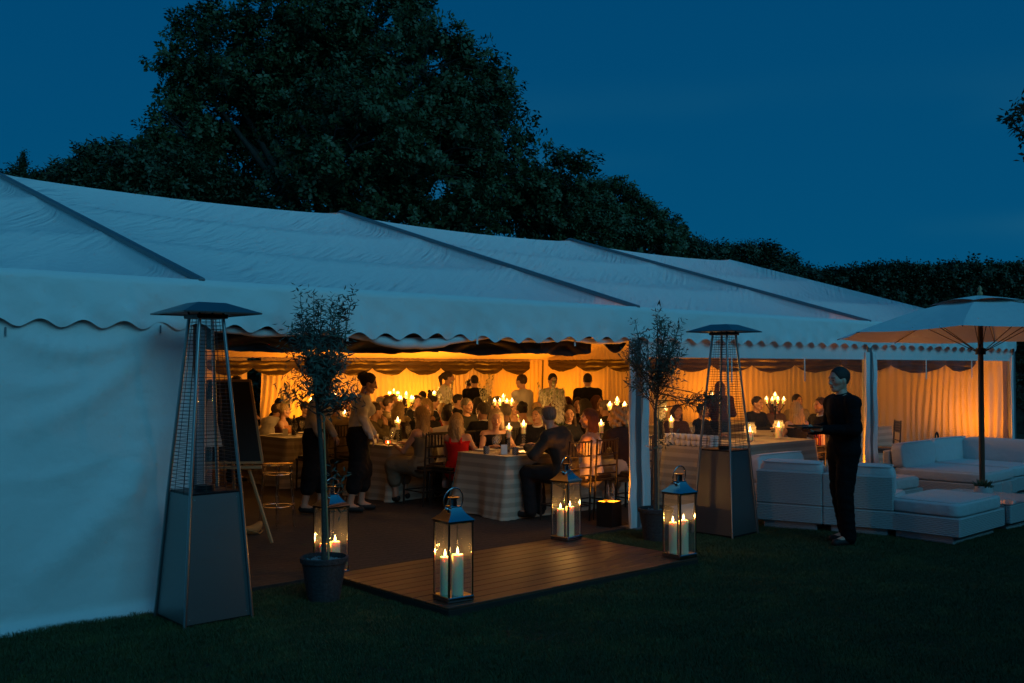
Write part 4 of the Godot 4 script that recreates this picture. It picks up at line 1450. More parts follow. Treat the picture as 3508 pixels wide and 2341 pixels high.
func seat_module(label: String, at: Vector3, turn: float, w: float, d: float, back: String, group := "white rattan lounge seats") -> Node3D:
	# local: +z is the sitter's front; back along -z, or also along one side
	var t := thing("lounge_seat", label, "sofa", at, turn, group)
	rattan_box(t, "plinth", Vector3(-w * 0.5 + 0.07, 0, -d * 0.5 + 0.05), Vector3(w * 0.5 - 0.07, 0.085, d * 0.5 - 0.09))
	rattan_box(t, "base", Vector3(-w * 0.5, 0.085, -d * 0.5), Vector3(w * 0.5, 0.275, d * 0.5))
	var sz0 := -d * 0.5 + (0.10 if back != "" else 0.0)
	var cm := MB.new()
	cm.pad(Vector3(0, 0.345, (sz0 + d * 0.5) * 0.5), Vector3(w - 0.01, 0.15, d * 0.5 - sz0 - 0.005), 0.22, 18)
	var sc := made(t, "seat_cushion", cm, M.cushion)
	piping(sc, Vector3(0, 0.345, (sz0 + d * 0.5) * 0.5), Vector3(w - 0.01, 0.15, d * 0.5 - sz0 - 0.005), 0.22, Basis.IDENTITY)
	if back != "":
		rattan_box(t, "backrest", Vector3(-w * 0.5, 0.275, -d * 0.5), Vector3(w * 0.5, 0.635, -d * 0.5 + 0.09))
		var bm := MB.new()
		bm.pad(Vector3(0, 0.56, -d * 0.5 + 0.185), Vector3(w - 0.02, 0.36, 0.19), 0.3, 16, Basis(Vector3.RIGHT, -0.10))
		var bc := made(t, "back_cushion", bm, M.cushion)
		piping(bc, Vector3(0, 0.56, -d * 0.5 + 0.185), Vector3(w - 0.02, 0.36, 0.19), 0.3, Basis(Vector3.RIGHT, -0.10))
	if back == "corner":
		rattan_box(t, "side_rest", Vector3(w * 0.5 - 0.09, 0.275, -d * 0.5 + 0.092), Vector3(w * 0.5, 0.635, d * 0.5))
		var sm := MB.new()
		sm.pad(Vector3(w * 0.5 - 0.185, 0.56, 0.09), Vector3(0.19, 0.36, d - 0.30), 0.3, 16, Basis(Vector3.BACK, -0.10))
		made(t, "side_cushion", sm, M.cushion)
	return t

func lounge() -> void:
	print("lounge")
	# near group: two seats with their backs to the camera, a footstool, a wing along the marquee
	var yaw := PI / 2 + 0.30
	var a := Vector3(1.06, -0.004, 0.80)
	var d := Vector3(0.294, 0, 0.956)
	var fwd := Vector3(0.956, 0, -0.294)
	seat_module("white rattan sofa seat with its back to the camera, left of the standing waiter", a + d * 0.36 + fwd * 0.42, yaw, 0.715, 0.84, "back")
	seat_module("white rattan sofa seat with its back to the camera, behind the standing waiter", a + d * 1.08 + fwd * 0.42, yaw, 0.715, 0.84, "back")
	seat_module("white rattan footstool with a thick cushion on the lawn, right of the waiter", Vector3(2.06, -0.004, 2.46), 0.03, 1.14, 0.74, "")
	seat_module("white rattan seat of the sofa wing along the marquee window, next to the heater", Vector3(2.05, -0.004, 0.66), 0.0, 1.0, 0.84, "back")
	seat_module("low white rattan seat at the end of the sofa wing, without a back", Vector3(3.20, -0.004, 0.98), -0.04, 1.1, 0.80, "")
	# far group behind the parasol pole
	seat_module("white rattan daybed end of the far sofa, beyond the parasol pole", Vector3(5.05, -0.004, 1.13), 0.05, 1.10, 1.34, "back")
	seat_module("white rattan corner seat of the far sofa at the right edge", Vector3(6.18, -0.004, 1.06), -0.02, 1.12, 1.34, "corner")
	seat_module("white rattan stool at the far right edge of the lawn", Vector3(5.05, -0.004, 2.72), -0.1, 0.6, 0.6, "")
	# low table with a glossy glass top
	var t := thing("coffee_table", "low white rattan coffee table with a glossy glass top round the parasol pole", "table", Vector3(3.25, -0.004, 2.33))
	# the parasol's pole stands in a hole of the table: four blocks leave it free
	rattan_box(t, "plinth", Vector3(-0.40, 0, 0.12), Vector3(0.40, 0.09, 0.42))
	rattan_box(t, "plinth", Vector3(-0.40, 0, -0.42), Vector3(0.40, 0.09, -0.14))
	rattan_box(t, "apron", Vector3(-0.5, 0.09, 0.44), Vector3(0.5, 0.29, 0.5))
	rattan_box(t, "apron", Vector3(-0.5, 0.09, -0.5), Vector3(0.5, 0.29, -0.44))
	rattan_box(t, "apron", Vector3(-0.5, 0.09, -0.438), Vector3(-0.44, 0.29, 0.438))
	rattan_box(t, "apron", Vector3(0.44, 0.09, -0.438), Vector3(0.5, 0.29, 0.438))
	mat("table_glass", Color(0.30, 0.31, 0.32), 0.05)
	for q in [[Vector3(-0.5, 0.292, 0.012), Vector3(0.5, 0.302, 0.5)], [Vector3(-0.5, 0.292, -0.5), Vector3(0.5, 0.302, -0.072)], [Vector3(-0.5, 0.292, -0.0715), Vector3(0.008, 0.302, 0.0115)], [Vector3(0.092, 0.292, -0.0715), Vector3(0.5, 0.302, 0.0115)]]:
		var mb := MB.new()
		mb.box((q[0] + q[1]) * 0.5, q[1] - q[0], 0.0)
		made(t, "glass_top", mb, M.table_glass)
	# potted succulent and two glass jars
	var p := thing("potted_plant", "small succulent in a pale round pot on the coffee table", "plant", Vector3(2.98, 0.299, 2.45))
	mat("pale_pot", Color(0.45, 0.46, 0.45), 0.6)
	var pm := MB.new()
	pm.lathe([Vector2(0.0, 0.0), Vector2(0.075, 0.0), Vector2(0.095, 0.03), Vector2(0.098, 0.09), Vector2(0.082, 0.14), Vector2(0.074, 0.145), Vector2(0.078, 0.12), Vector2(0.0, 0.12)], 28)
	made(p, "pot", pm, M.pale_pot)
	var lf := MB.new()
	rng.seed = 91
	for k in 70:
		var an := k * 2.4
		var el := rng.randf_range(0.2, 1.4)
		var dir := Vector3(cos(an) * cos(el), sin(el), sin(an) * cos(el))
		var b := Vector3(0, 0.12, 0) + Vector3(cos(an), 0, sin(an)) * rng.randf() * 0.045
		lf.c = Color(0.035, 0.065, 0.03).lerp(Color(0.06, 0.10, 0.05), rng.randf())
		var L := rng.randf_range(0.06, 0.12)
		lf.tube(PackedVector3Array([b, b + dir * L * 0.5, b + dir * L]), [0.004, 0.0085, 0.001], 5, false)
	made(p, "leaves", lf, M.leaf)
	var jar := thing("glass_jar", "tall clear glass jar on the coffee table, beside the parasol pole", "jar", Vector3(3.18, 0.299, 2.62), 0.0, "glass jars on the coffee table")
	var jm := MB.new()
	jm.lathe([Vector2(0.0, 0.002), Vector2(0.048, 0.002), Vector2(0.052, 0.02), Vector2(0.052, 0.15), Vector2(0.038, 0.175), Vector2(0.036, 0.20), Vector2(0.039, 0.203)], 24)
	made(jar, "body", jm, M.crystal)
	copy(jar, "clear glass jar on the coffee table, left of the jar by the pole", Vector3(3.09, 0.299, 2.56))
const TOP := 0.735

func cloth(label: String, x0: float, x1: float, z0: float, z1: float, hgt: float, group: String, sd: float, gather := false) -> void:
	# a striped linen cloth hanging to the floor, hem in soft waves
	var mb := MB.new()
	var c := Vector2((x0 + x1) * 0.5, (z0 + z1) * 0.5)
	var hx := (x1 - x0) * 0.5
	var hz := (z1 - z0) * 0.5
	var per := 4.0 * (hx + hz)
	var ring := func(s: float, out: float) -> Vector3:
		var q := fposmod(s, per)
		var r := 0.03
		var p := Vector2.ZERO
		var nn := Vector2.ZERO
		if q < 2.0 * hz:
			p = Vector2(-hx, -hz + q)
			nn = Vector2(-1, 0)
		elif q < 2.0 * hz + 2.0 * hx:
			p = Vector2(-hx + (q - 2.0 * hz), hz)
			nn = Vector2(0, 1)
		elif q < 4.0 * hz + 2.0 * hx:
			p = Vector2(hx, hz - (q - 2.0 * hz - 2.0 * hx))
			nn = Vector2(1, 0)
		else:
			p = Vector2(hx - (q - 4.0 * hz - 2.0 * hx), -hz)
			nn = Vector2(0, -1)
		# soften the corners
		var e := Vector2(signf(p.x) * maxf(absf(p.x) - (hx - 0.06), 0.0), signf(p.y) * maxf(absf(p.y) - (hz - 0.06), 0.0)) / 0.06
		if absf(e.x) > 0.01 and absf(e.y) > 0.01:
			var k := e.normalized()
			nn = nn.lerp(k, minf(absf(e.x), absf(e.y))).normalized()
			p -= e * 0.012
		return Vector3(c.x + p.x + nn.x * out, 0, c.y + p.y + nn.y * out)
	var n := int(per / 0.035)
	var f := func(u: float, w: float) -> Vector3:
		var s := u * per
		var dn := 1.0 - w
		var q := fposmod(s, 2.0 * (hx + hz))
		var corner := exp(-pow(minf(q, minf(absf(q - 2.0 * hz), absf(q - 2.0 * (hx + hz)))) / 0.10, 2.0))
		var wave := 0.034 * sin(s * 10.0 + sd + 1.5 * sin(s * 2.3)) + 0.030 * n2(s * 3.0 + sd, 4.0) + 0.075 * corner + 0.03 * corner * sin(s * 45.0)
		var v: Vector3 = ring.call(s, 0.006 + dn * (0.4 + 0.6 * dn) * wave + dn * 0.04)
		v.y = FLOOR + 0.008 + w * (hgt - FLOOR - 0.008) + 0.012 * (1.0 - w) * sin(s * 5.0 + sd) * 0.5
		v.y = maxf(v.y, FLOOR + 0.004)
		return v
	mb.grid(n, 10, f)
	for k in mb.v.size():
		mb.uv[k] = Vector2(mb.uv[k].x * per, mb.v[k].y * 1.0)
	var st := mb.v.size()
	var g := func(u: float, w: float) -> Vector3: return Vector3(lerpf(x0 - 0.006, x1 + 0.006, u), hgt + 0.0015 * n2(u * 9.0, w * 4.0 + sd), lerpf(z1 + 0.006, z0 - 0.006, w))
	mb.grid(24, 6, g)
	for k in range(st, mb.v.size()):
		mb.uv[k] = Vector2(mb.v[k].z, mb.v[k].x)
	var o := made(self, "tablecloth", mb, M.striped_linen)
	tag(o, label, "tablecloth", group)

func table(label: String, clabel: String, x0: float, x1: float, zc: float, hw: float, hgt: float, sd: float) -> void:
	var t := thing("dining_table", label, "table", Vector3((x0 + x1) * 0.5, FLOOR, zc), 0.0, "long dining tables in the marquee")
	var L := x1 - x0
	var mb := MB.new()
	mb.box(Vector3(0, hgt - FLOOR - 0.022, 0), Vector3(L - 0.03, 0.03, hw * 2 - 0.03), 0.004)
	made(t, "tabletop", mb, M.pale_wood)
	for sx in [-1, 1]:
		for sz in [-1, 1]:
			var lm := MB.new()
			lm.box(Vector3(sx * (L * 0.5 - 0.12), (hgt - FLOOR - 0.037) * 0.5, sz * (hw - 0.12)), Vector3(0.05, hgt - FLOOR - 0.037, 0.05), 0.004)
			made(t, "leg", lm, M.pale_wood)
	cloth(clabel, x0, x1, zc - hw, zc + hw, hgt, "striped linen tablecloths", sd)

func candelabra_shape() -> Node3D:
	var t := Node3D.new()
	var bm := MB.new()
	bm.lathe([Vector2(0.0, 0.0), Vector2(0.085, 0.0), Vector2(0.088, 0.012), Vector2(0.05, 0.03), Vector2(0.024, 0.05), Vector2(0.030, 0.075), Vector2(0.014, 0.10)], 18)
	made(t, "foot", bm, M.black_metal)
	var sm := MB.new()
	var pr := []
	for k in 33:
		var u := k / 32.0
		var r := 0.011 + 0.007 * absf(sin(u * 13.0)) + (0.012 if absf(u - 0.80) < 0.05 else 0.0)
		pr.append(Vector2(r, 0.10 + 0.46 * u))
	sm.lathe(pr, 12)
	made(t, "stem", sm, M.black_metal)
	var cup := MB.new()
	cup.lathe([Vector2(0.0, -0.03), Vector2(0.012, -0.028), Vector2(0.016, -0.015), Vector2(0.010, -0.008), Vector2(0.034, 0.0), Vector2(0.036, 0.006), Vector2(0.0, 0.005)], 14)
	var cupm := cup.mesh(M.black_metal)
	var gl := MB.new()
	gl.lathe([Vector2(0.020, 0.006), Vector2(0.030, 0.02), Vector2(0.036, 0.06), Vector2(0.033, 0.105), Vector2(0.036, 0.115)], 16)
	var glm := gl.mesh(M.crystal)
	var cm := candle_mesh(0.021, 0.075)
	for k in 5:
		var at := Vector3(0, 0.60, 0)
		if k > 0:
			var an := k * PI / 2 + 0.35
			var d := Vector3(cos(an), 0, sin(an))
			at = d * 0.165 + Vector3(0, 0.52, 0)
			var am := MB.new()
			var pts := PackedVector3Array()
			for j in 13:
				var u := j / 12.0
				pts.append(d * (0.012 + 0.153 * u) + Vector3(0, 0.43 - 0.055 * sin(u * PI * 1.15) + 0.062 * u * u, 0))
			am.tube(pts, [0.008, 0.009, 0.008, 0.007, 0.007, 0.007, 0.007, 0.007, 0.008, 0.009, 0.008, 0.007, 0.007], 7)
			am.lathe([Vector2(0.0, 0.0), Vector2(0.012, 0.008), Vector2(0.0, 0.016)], 8, d * 0.085 + Vector3(0, 0.372, 0))
			made(t, "arm", am, M.black_metal)
		put(t, "drip_pan", cupm, at)
		var cn := put(t, "candle", cm, at + Vector3(0, 0.006, 0))
		put(t, "glass_shade", glm, at)
		add_flame(cn, Vector3(0, 0.077, 0), 0.10, 1.7)
	return t

func holder_shape() -> Node3D:
	var t := Node3D.new()
	var pr := [Vector2(0.0, 0.0), Vector2(0.042, 0.0), Vector2(0.042, 0.008), Vector2(0.012, 0.02)]
	for k in 4:
		var y := 0.03 + 0.035 * k
		pr.append_array([Vector2(0.012, y), Vector2(0.024, y + 0.012), Vector2(0.024, y + 0.02), Vector2(0.011, y + 0.032)])
	pr.append_array([Vector2(0.030, 0.178), Vector2(0.030, 0.185), Vector2(0.0, 0.185)])
	var mb := MB.new()
	mb.lathe(pr, 14)
	made(t, "stick", mb, M.crystal)
	var cn := put(t, "candle", candle_mesh(0.025, 0.10), Vector3(0, 0.186, 0))
	var gl := MB.new()
	gl.sharp([Vector2(0.036, 0.187), Vector2(0.038, 0.30), Vector2(0.041, 0.315)], 18)
	made(t, "glass_shade", gl, M.crystal)
	add_flame(cn, Vector3(0, 0.102, 0), 0.14, 1.8)
	return t

func wine_shape() -> ArrayMesh:
	var mb := MB.new()
	mb.lathe([Vector2(0.0, 0.0), Vector2(0.034, 0.001), Vector2(0.033, 0.003), Vector2(0.005, 0.008), Vector2(0.0042, 0.05), Vector2(0.0045, 0.085), Vector2(0.020, 0.098), Vector2(0.036, 0.13), Vector2(0.038, 0.155), Vector2(0.031, 0.20)], 18)
	return mb.mesh(M.crystal)

func vase_flowers(label: String, at: Vector3, tall: float, sd: int, foot := 0.0) -> void:
	rng.seed = sd
	var t := thing("flower_vase", label, "flowers", at, 0.0, "tall white flower stems in dark vases")
	var mb := MB.new()
	mb.lathe([Vector2(0.0, 0.0), Vector2(0.045, 0.0), Vector2(0.038, 0.02), Vector2(0.032, 0.18), Vector2(0.042, 0.24), Vector2(0.038, 0.242), Vector2(0.028, 0.19), Vector2(0.0, 0.185)], 18)
	made(t, "vase", mb, M.dark_bottle)
	for k in 5:
		var an := rng.randf() * TAU
		var lean := rng.randf_range(0.02, 0.16)
		var top := Vector3(cos(an) * lean, tall * rng.randf_range(0.72, 1.0), sin(an) * lean)
		var a := Vector3(0, 0.19, 0)
		var sm := MB.new()
		sm.c = Color(0.05, 0.10, 0.03)
		sm.rod(a, top, 0.004, 0.002, 5)
		made(t, "stem", sm, M.leaf)
		var fm := MB.new()
		for j in 46:
			var u := 0.22 + 0.78 * j / 45.0
			var q := a.lerp(top, u)
			var an2 := j * 2.4
			var d := Vector3(cos(an2), 0.25, sin(an2))
			var r := lerpf(0.034, 0.010, pow(u, 2.0))
			fm.c = Color(0.62, 0.62, 0.50) if j < 38 else Color(0.25, 0.32, 0.15)
			var cc := q + d * r
			for m in 4:
				var b := Basis(d.normalized(), m * PI / 2 + j)
				var x := b * d.cross(Vector3.UP).normalized()
				var y := d.normalized().cross(x)
				var s := 0.016 * (1.15 - 0.6 * u)
				var i0 := fm.p(cc)
				var i1 := fm.p(cc + (x + y * 0.6) * s + d * s * 0.5)
				var i2 := fm.p(cc + x * s * 1.7 + d * s * 0.3)
				var i3 := fm.p(cc + (x - y * 0.6) * s + d * s * 0.5)
				fm.tri(i0, i1, i2)
				fm.tri(i0, i2, i3)
		var o := made(t, "blossom_spike", fm, M.leaf)
	var lf := MB.new()
	for k in 14:
		var an := rng.randf() * TAU
		var d := Vector3(cos(an), rng.randf_range(0.1, 0.9), sin(an)).normalized()
		lf.c = Color(0.05, 0.09, 0.03)
		var s := d.cross(Vector3.UP).normalized() * 0.018
		var b := Vector3(0, 0.23, 0)
		var i0 := lf.p(b)
		var i1 := lf.p(b + d * 0.07 + s)
		var i2 := lf.p(b + d * 0.15)
		var i3 := lf.p(b + d * 0.07 - s)
		lf.face(i0, i1, i2, i3)
	var lo := made(t, "foliage", lf, M.leaf)
	lo.set_meta("kind", "stuff")

func chair_shape() -> Node3D:
	# a ballroom chair: ladder back with spindles under the crest, sitter faces +z
	var t := Node3D.new()
	var seat := MB.new()
	seat.box(Vector3(0, 0.44, 0), Vector3(0.40, 0.03, 0.40), 0.008)
	made(t, "seat", seat, M.black_wood)
	var pad := MB.new()
	pad.pad(Vector3(0, 0.475, 0), Vector3(0.38, 0.05, 0.38), 0.25, 10)
	made(t, "seat_pad", pad, M.black_wood)
	var ringed := func(a: Vector3, b: Vector3, r: float) -> MB:
		var mb := MB.new()
		var pts := PackedVector3Array()
		var rad := []
		for k in 17:
			var u := k / 16.0
			pts.append(a.lerp(b, u))
			rad.append(r * (1.3 if k % 4 == 2 else 1.0))
		mb.tube(pts, rad, 7)
		return mb
	for sx in [-1, 1]:
		made(t, "front_leg", ringed.call(Vector3(sx * 0.185, 0, 0.19), Vector3(sx * 0.18, 0.43, 0.18), 0.012), M.black_wood)
		made(t, "back_post", ringed.call(Vector3(sx * 0.185, 0, -0.22), Vector3(sx * 0.17, 0.92, -0.27), 0.012), M.black_wood)
		made(t, "side_rail", ringed.call(Vector3(sx * 0.183, 0.18, 0.185), Vector3(sx * 0.18, 0.18, -0.225), 0.008), M.black_wood)
	for y in [0.18, 0.52, 0.61, 0.74, 0.90]:
		made(t, "back_rail", ringed.call(Vector3(-0.178, y, -0.222 - 0.054 * y), Vector3(0.178, y, -0.222 - 0.054 * y), 0.009), M.black_wood)
	made(t, "front_rail", ringed.call(Vector3(-0.18, 0.18, 0.186), Vector3(0.18, 0.18, 0.186), 0.008), M.black_wood)
	for k in 6:
		var x := -0.125 + 0.05 * k
		made(t, "spindle", ringed.call(Vector3(x, 0.74, -0.262), Vector3(x, 0.90, -0.270), 0.006), M.black_wood)
	return t

func place(src: Node3D, called: String, label: String, category: String, at: Vector3, turn := 0.0, group := "") -> Node3D:
	var n: Node3D = src.duplicate()
	n.name = numbered(self, called)
	add_child(n, true)
	n.position = at
	n.rotation.y = turn
	tag(n, label, category, group)
	return n

func tables() -> void:
	print("tables")
	rng.seed = 55
	var ordinal := ["nearest the entrance", "second from the entrance", "third from the entrance", "fourth from the entrance", "farthest from the entrance"]
	var rows := [1.75, 3.9, 6.05, 8.2, 10.3]
	for k in 5:
		table("long dining table " + ordinal[k] + ", under a striped cloth", "striped linen cloth on the dining table " + ordinal[k], [-0.74, -0.84, -1.15, -0.4, 1.6][k], [3.2, 3.6, 4.6, 5.0, 7.2][k], -rows[k], 0.45, TOP, k * 1.7)
	table("long dining table behind the clear window, nearest the lawn", "striped linen cloth on the dining table nearest the window", 4.5, 8.2, -1.75, 0.45, TOP, 9.0)
	table("long dining table behind the clear window, second from the lawn", "striped linen cloth on the second dining table behind the window", 5.2, 8.6, -3.9, 0.45, TOP, 11.0)
	table("coffee buffet table close behind the clear window", "striped linen cloth on the coffee buffet table", 1.62, 3.95, -0.60, 0.40, 0.77, 5.0)
	var can := candelabra_shape()
	var cl := [[1.27, 6.05, "third table, left of the ponytailed waitress"], [6.21, 10.3, "farthest table, beside the photographer"], [1.49, 3.9, "second table, tallest in the middle"], [4.6, 6.05, "third table, behind the white flower spikes"], [1.62, 1.75, "nearest table, left of the entrance post"], [5.31, 1.75, "window table, right of the right heater"], [1.14, 8.2, "fourth table, behind the left olive crown"], [3.6, 8.2, "fourth table, under the photographer"], [-0.35, 6.05, "third table, at its left end"], [4.0, 10.3, "farthest table, left of the photographer"], [6.7, 3.9, "second window table"]]
	for a in cl:
		var s: float = 0.84 if a[1] < 9.0 else 0.76
		var o := place(can, "candelabra", "black five-armed candelabra on the " + a[2], "candelabra", Vector3(a[0], TOP + 0.003, -a[1]), rng.randf() * 0.8, "black candelabras on the tables")
		o.scale = Vector3.ONE * s
	can.free()
	var hol := holder_shape()
	var hl := [[-0.42, 1.62, "near the end of the table nearest the entrance"], [1.02, 1.48, "on the nearest table, beside the woman in white"], [-0.52, 3.75, "on the second table, left of the long-haired blonde"], [1.70, 6.05, "on the third table"], [0.45, 3.70, "on the second table, behind the woman in red"], [1.95, 4.05, "on the second table, behind the smiling blonde"], [0.18, 2.02, "on the nearest table, left of the smiling blonde"], [5.05, 3.75, "on the second window table"], [2.5, 1.55, "on the nearest table, behind the stacked cups"], [6.9, 1.7, "on the window table, beside the waiter's shoulder"], [0.2, 6.2, "on the third table's left half"], [3.0, 6.1, "on the third table's right half"]]
	for a in hl:
		place(hol, "candle_holder", "crystal candlestick with a lit candle " + a[2], "candlestick", Vector3(a[0], TOP + 0.003, -a[1]), rng.randf(), "crystal candlesticks on the tables")
	hol.free()
	vase_flowers("tall white flower spikes in a dark vase, left of the middle candelabra", Vector3(1.95, TOP + 0.003, -5.85), 0.80, 5)
	vase_flowers("tall white flower spikes in a dark vase, right of the photographer", Vector3(2.95, TOP + 0.003, -6.0), 0.95, 6)
	vase_flowers("large white flower spikes near the entrance, behind the bald man in the suit", Vector3(0.75, TOP + 0.003, -1.95), 0.78, 7)
	vase_flowers("white flower spikes in a dark vase on the window table", Vector3(7.3, TOP + 0.003, -1.8), 0.80, 8)
	vase_flowers("white flower spikes far left, near the back wall gap", Vector3(0.3, TOP + 0.003, -8.2), 0.75, 9)
	vase_flowers("white flower spikes beside the tallest candelabra", Vector3(2.5, TOP + 0.003, -4.0), 0.85, 10)
	vase_flowers("white flower spikes behind the right olive crown", Vector3(2.75, TOP + 0.003, -1.95), 0.75, 12)
	# glasses, bottles, cards, tumblers, plates
	var wine := wine_shape()
	var wl := [[-0.60, 1.66], [-0.50, 1.74], [-0.30, 1.95], [0.25, 1.55], [0.55, 1.95], [0.95, 2.0], [-0.70, 3.62], [-0.45, 3.95], [-0.1, 4.1], [0.3, 3.6], [0.8, 4.1], [1.3, 3.6], [-0.9, 5.8], [-0.5, 6.3], [0.7, 5.8], [2.9, 1.5], [5.6, 1.5], [6.2, 1.95]]
	for a in wl:
		var o := put(self, "wine_glass", wine, Vector3(a[0], TOP + 0.003, -a[1]))
		var row := "nearest table" if a[1] < 2.5 else ("second table" if a[1] < 4.5 else "third table")
		tag(o, "stemmed wine glass on the " + (row if a[0] < 4.0 else "window table") + (", towards its left end" if a[0] < -0.2 else ", farther along it"), "wine glass", "wine glasses on the dining tables")
	var bt := MB.new()
	bt.lathe([Vector2(0.0, 0.0), Vector2(0.037, 0.0), Vector2(0.038, 0.01), Vector2(0.038, 0.18), Vector2(0.030, 0.21), Vector2(0.0145, 0.235), Vector2(0.0135, 0.29), Vector2(0.0155, 0.292), Vector2(0.0155, 0.302), Vector2(0.0, 0.302)], 18)
	var btm := bt.mesh(M.dark_bottle)
	var bl := [[-0.36, 1.72, "on the nearest table, beside the crystal candlestick"], [-0.30, 4.02, "on the second table, left of the long-haired blonde"], [-0.75, 6.1, "on the third table by its left end"], [0.6, 3.85, "on the second table, in front of the leaning man"]]
	for a in bl:
		var o := put(self, "wine_bottle", btm, Vector3(a[0], TOP + 0.003, -a[1]))
		tag(o, "dark glass wine bottle " + a[2], "bottle", "wine bottles on the tables")
	var cd := MB.new()
	cd.box(Vector3(0, 0.055, 0.010), Vector3(0.075, 0.115, 0.002), 0.0, Basis(Vector3.RIGHT, -0.16))
	cd.box(Vector3(0, 0.055, -0.010), Vector3(0.075, 0.115, 0.002), 0.0, Basis(Vector3.RIGHT, 0.16))
	var cdm := cd.mesh(M.paper)
	for a in [[-0.56, 1.55, "white folded menu card on the table nearest the entrance"], [-0.62, 4.12, "white folded menu card on the second table by the olive-jacketed man"], [-0.95, 6.0, "white folded menu card on the third table by the bare-shouldered woman"]]:
		var o := put(self, "menu_card", cdm, Vector3(a[0], TOP + 0.003, -a[1]), Vector3(0, -0.5, 0))
		tag(o, a[2], "card", "menu cards on the tables")
	var chk := img_tex(64, 32, func(x: int, y: int) -> Color:
		var g := 0.75 if (x / 4 + y / 4) % 2 == 0 and (x + y) % 8 < 6 else 0.03
		return Color(g, g, g))
	mat("checked_glass", Color(0.8, 0.8, 0.8), 0.3, 0.0, {"albedo_texture": chk, "uv1_scale": Vector3(1, 2, 1)})
	var tb := MB.new()
	tb.sharp([Vector2(0.0, 0.0), Vector2(0.036, 0.0), Vector2(0.040, 0.085), Vector2(0.037, 0.085), Vector2(0.034, 0.01), Vector2(0.0, 0.01)], 20)
	var tbm := tb.mesh(M.checked_glass)
	for a in [[-0.66, 1.75, "black and white checked votive on the nearest table, left of the wine glasses"], [-0.50, 1.42, "black and white checked votive on the nearest table, right of the wine glasses"], [-0.62, 3.88, "black and white checked votive on the second table"]]:
		var o := put(self, "votive_cup", tbm, Vector3(a[0], TOP + 0.003, -a[1]))
		tag(o, a[2], "votive", "checked votives on the tables")
	var tl := thing("tealight", "small red-glowing tealight glass at the end of the second table", "candle", Vector3(-0.78, TOP + 0.003, -3.60))
	glass("red_glass", Color(0.5, 0.05, 0.02), 0.35, 0.02)
	var tg := MB.new()
	tg.sharp([Vector2(0.030, 0.002), Vector2(0.034, 0.055)], 18)
	made(tl, "glass_cup", tg, M.red_glass)
	put(tl, "wax", candle_mesh(0.024, 0.022), Vector3(0, 0.002, 0))
	add_flame(tl, Vector3(0, 0.024, 0), 0.03, 0.9)
	mat("china", Color(0.70, 0.69, 0.66), 0.25)
	var pl := MB.new()
	pl.lathe([Vector2(0.0, 0.004), Vector2(0.085, 0.004), Vector2(0.12, 0.016), Vector2(0.135, 0.018), Vector2(0.12, 0.010), Vector2(0.08, 0.0), Vector2(0.0, 0.0)], 28)
	var plm := pl.mesh(M.china)
	for a in [[-0.28, 1.48], [0.2, 1.48], [0.88, 1.48], [-0.40, 2.08], [0.12, 2.1], [-0.55, 3.58], [-0.1, 3.58], [0.3, 3.58], [-0.4, 4.25], [0.5, 4.25], [-0.9, 6.35], [-0.4, 6.35]]:
		var o := put(self, "dinner_plate", plm, Vector3(a[0], TOP + 0.003, -a[1]))
		var row := "nearest table" if a[1] < 2.5 else ("second table" if a[1] < 4.5 else "third table")
		tag(o, "white china dinner plate on the " + row + (", its near side" if fposmod(a[1], 2.15) < 1.72 and a[1] < 6.0 and fposmod(a[1], 2.15) > 1.3 else ", its far side") + (", left end" if a[0] < -0.2 else ", farther right"), "plate", "dinner plates on the tables")
	# coffee cups stacked on the buffet
	var cup := Node3D.new()
	var cm := MB.new()
	cm.lathe([Vector2(0.0, 0.0), Vector2(0.024, 0.0), Vector2(0.027, 0.006), Vector2(0.039, 0.035), Vector2(0.041, 0.068), Vector2(0.0385, 0.068), Vector2(0.036, 0.035), Vector2(0.0, 0.010)], 20)
	made(cup, "bowl", cm, M.china)
	var hm := MB.new()
	var hp := PackedVector3Array()
	for k in 9:
		var an := -PI / 2 + PI * k / 8.0
		hp.append(Vector3(0.036 + 0.020 * cos(an), 0.038 + 0.019 * sin(an), 0))
	hm.tube(hp, [0.0035], 6)
	made(cup, "handle", hm, M.china)
	var tier := ["lower tier", "upper tier"]
	for lv in 2:
		for i in 9:
			for j in 2:
				place(cup, "coffee_cup", "white coffee cup, " + ["first", "second", "third", "fourth", "fifth", "sixth", "seventh", "eighth", "ninth"][i] + " from the left in the " + tier[lv] + ", " + ["front row", "rear row"][j] + " on the buffet", "cup", Vector3(1.68 + 0.095 * j, 0.774 + 0.0695 * lv, -0.94 + 0.084 * i), PI + rng.randf_range(-0.4, 0.4), "coffee cups stacked on the buffet")
	cup.free()
	for a in [[3.62, "right end of the buffet", 0.16], [2.95, "middle of the buffet, behind the right heater", 0.12]]:
		var t := thing("hurricane_jar", "handled glass jar with a thick lit candle, " + a[1], "candle jar", Vector3(a[0], 0.774, -0.58), 0.0, "glass jars with thick candles on the buffet")
		var jm := MB.new()
		jm.lathe([Vector2(0.0, 0.003), Vector2(0.072, 0.003), Vector2(0.080, 0.02), Vector2(0.080, 0.19), Vector2(0.060, 0.215), Vector2(0.058, 0.235), Vector2(0.064, 0.25)], 24)
		made(t, "jar", jm, M.crystal)
		var cn := put(t, "candle", candle_mesh(0.046, a[2]), Vector3(0, 0.004, 0))
		var hd := MB.new()
		hd.tube(PackedVector3Array([Vector3(-0.08, 0.16, 0), Vector3(-0.115, 0.15, 0), Vector3(-0.12, 0.11, 0), Vector3(-0.08, 0.08, 0)]), [0.006], 6)
		made(t, "handle", hd, M.crystal)
		add_flame(cn, Vector3(0, a[2] - 0.004, 0), 0.14, 2.0)
	# bags on the floor
	mat("cream_leather", Color(0.60, 0.54, 0.44), 0.6)
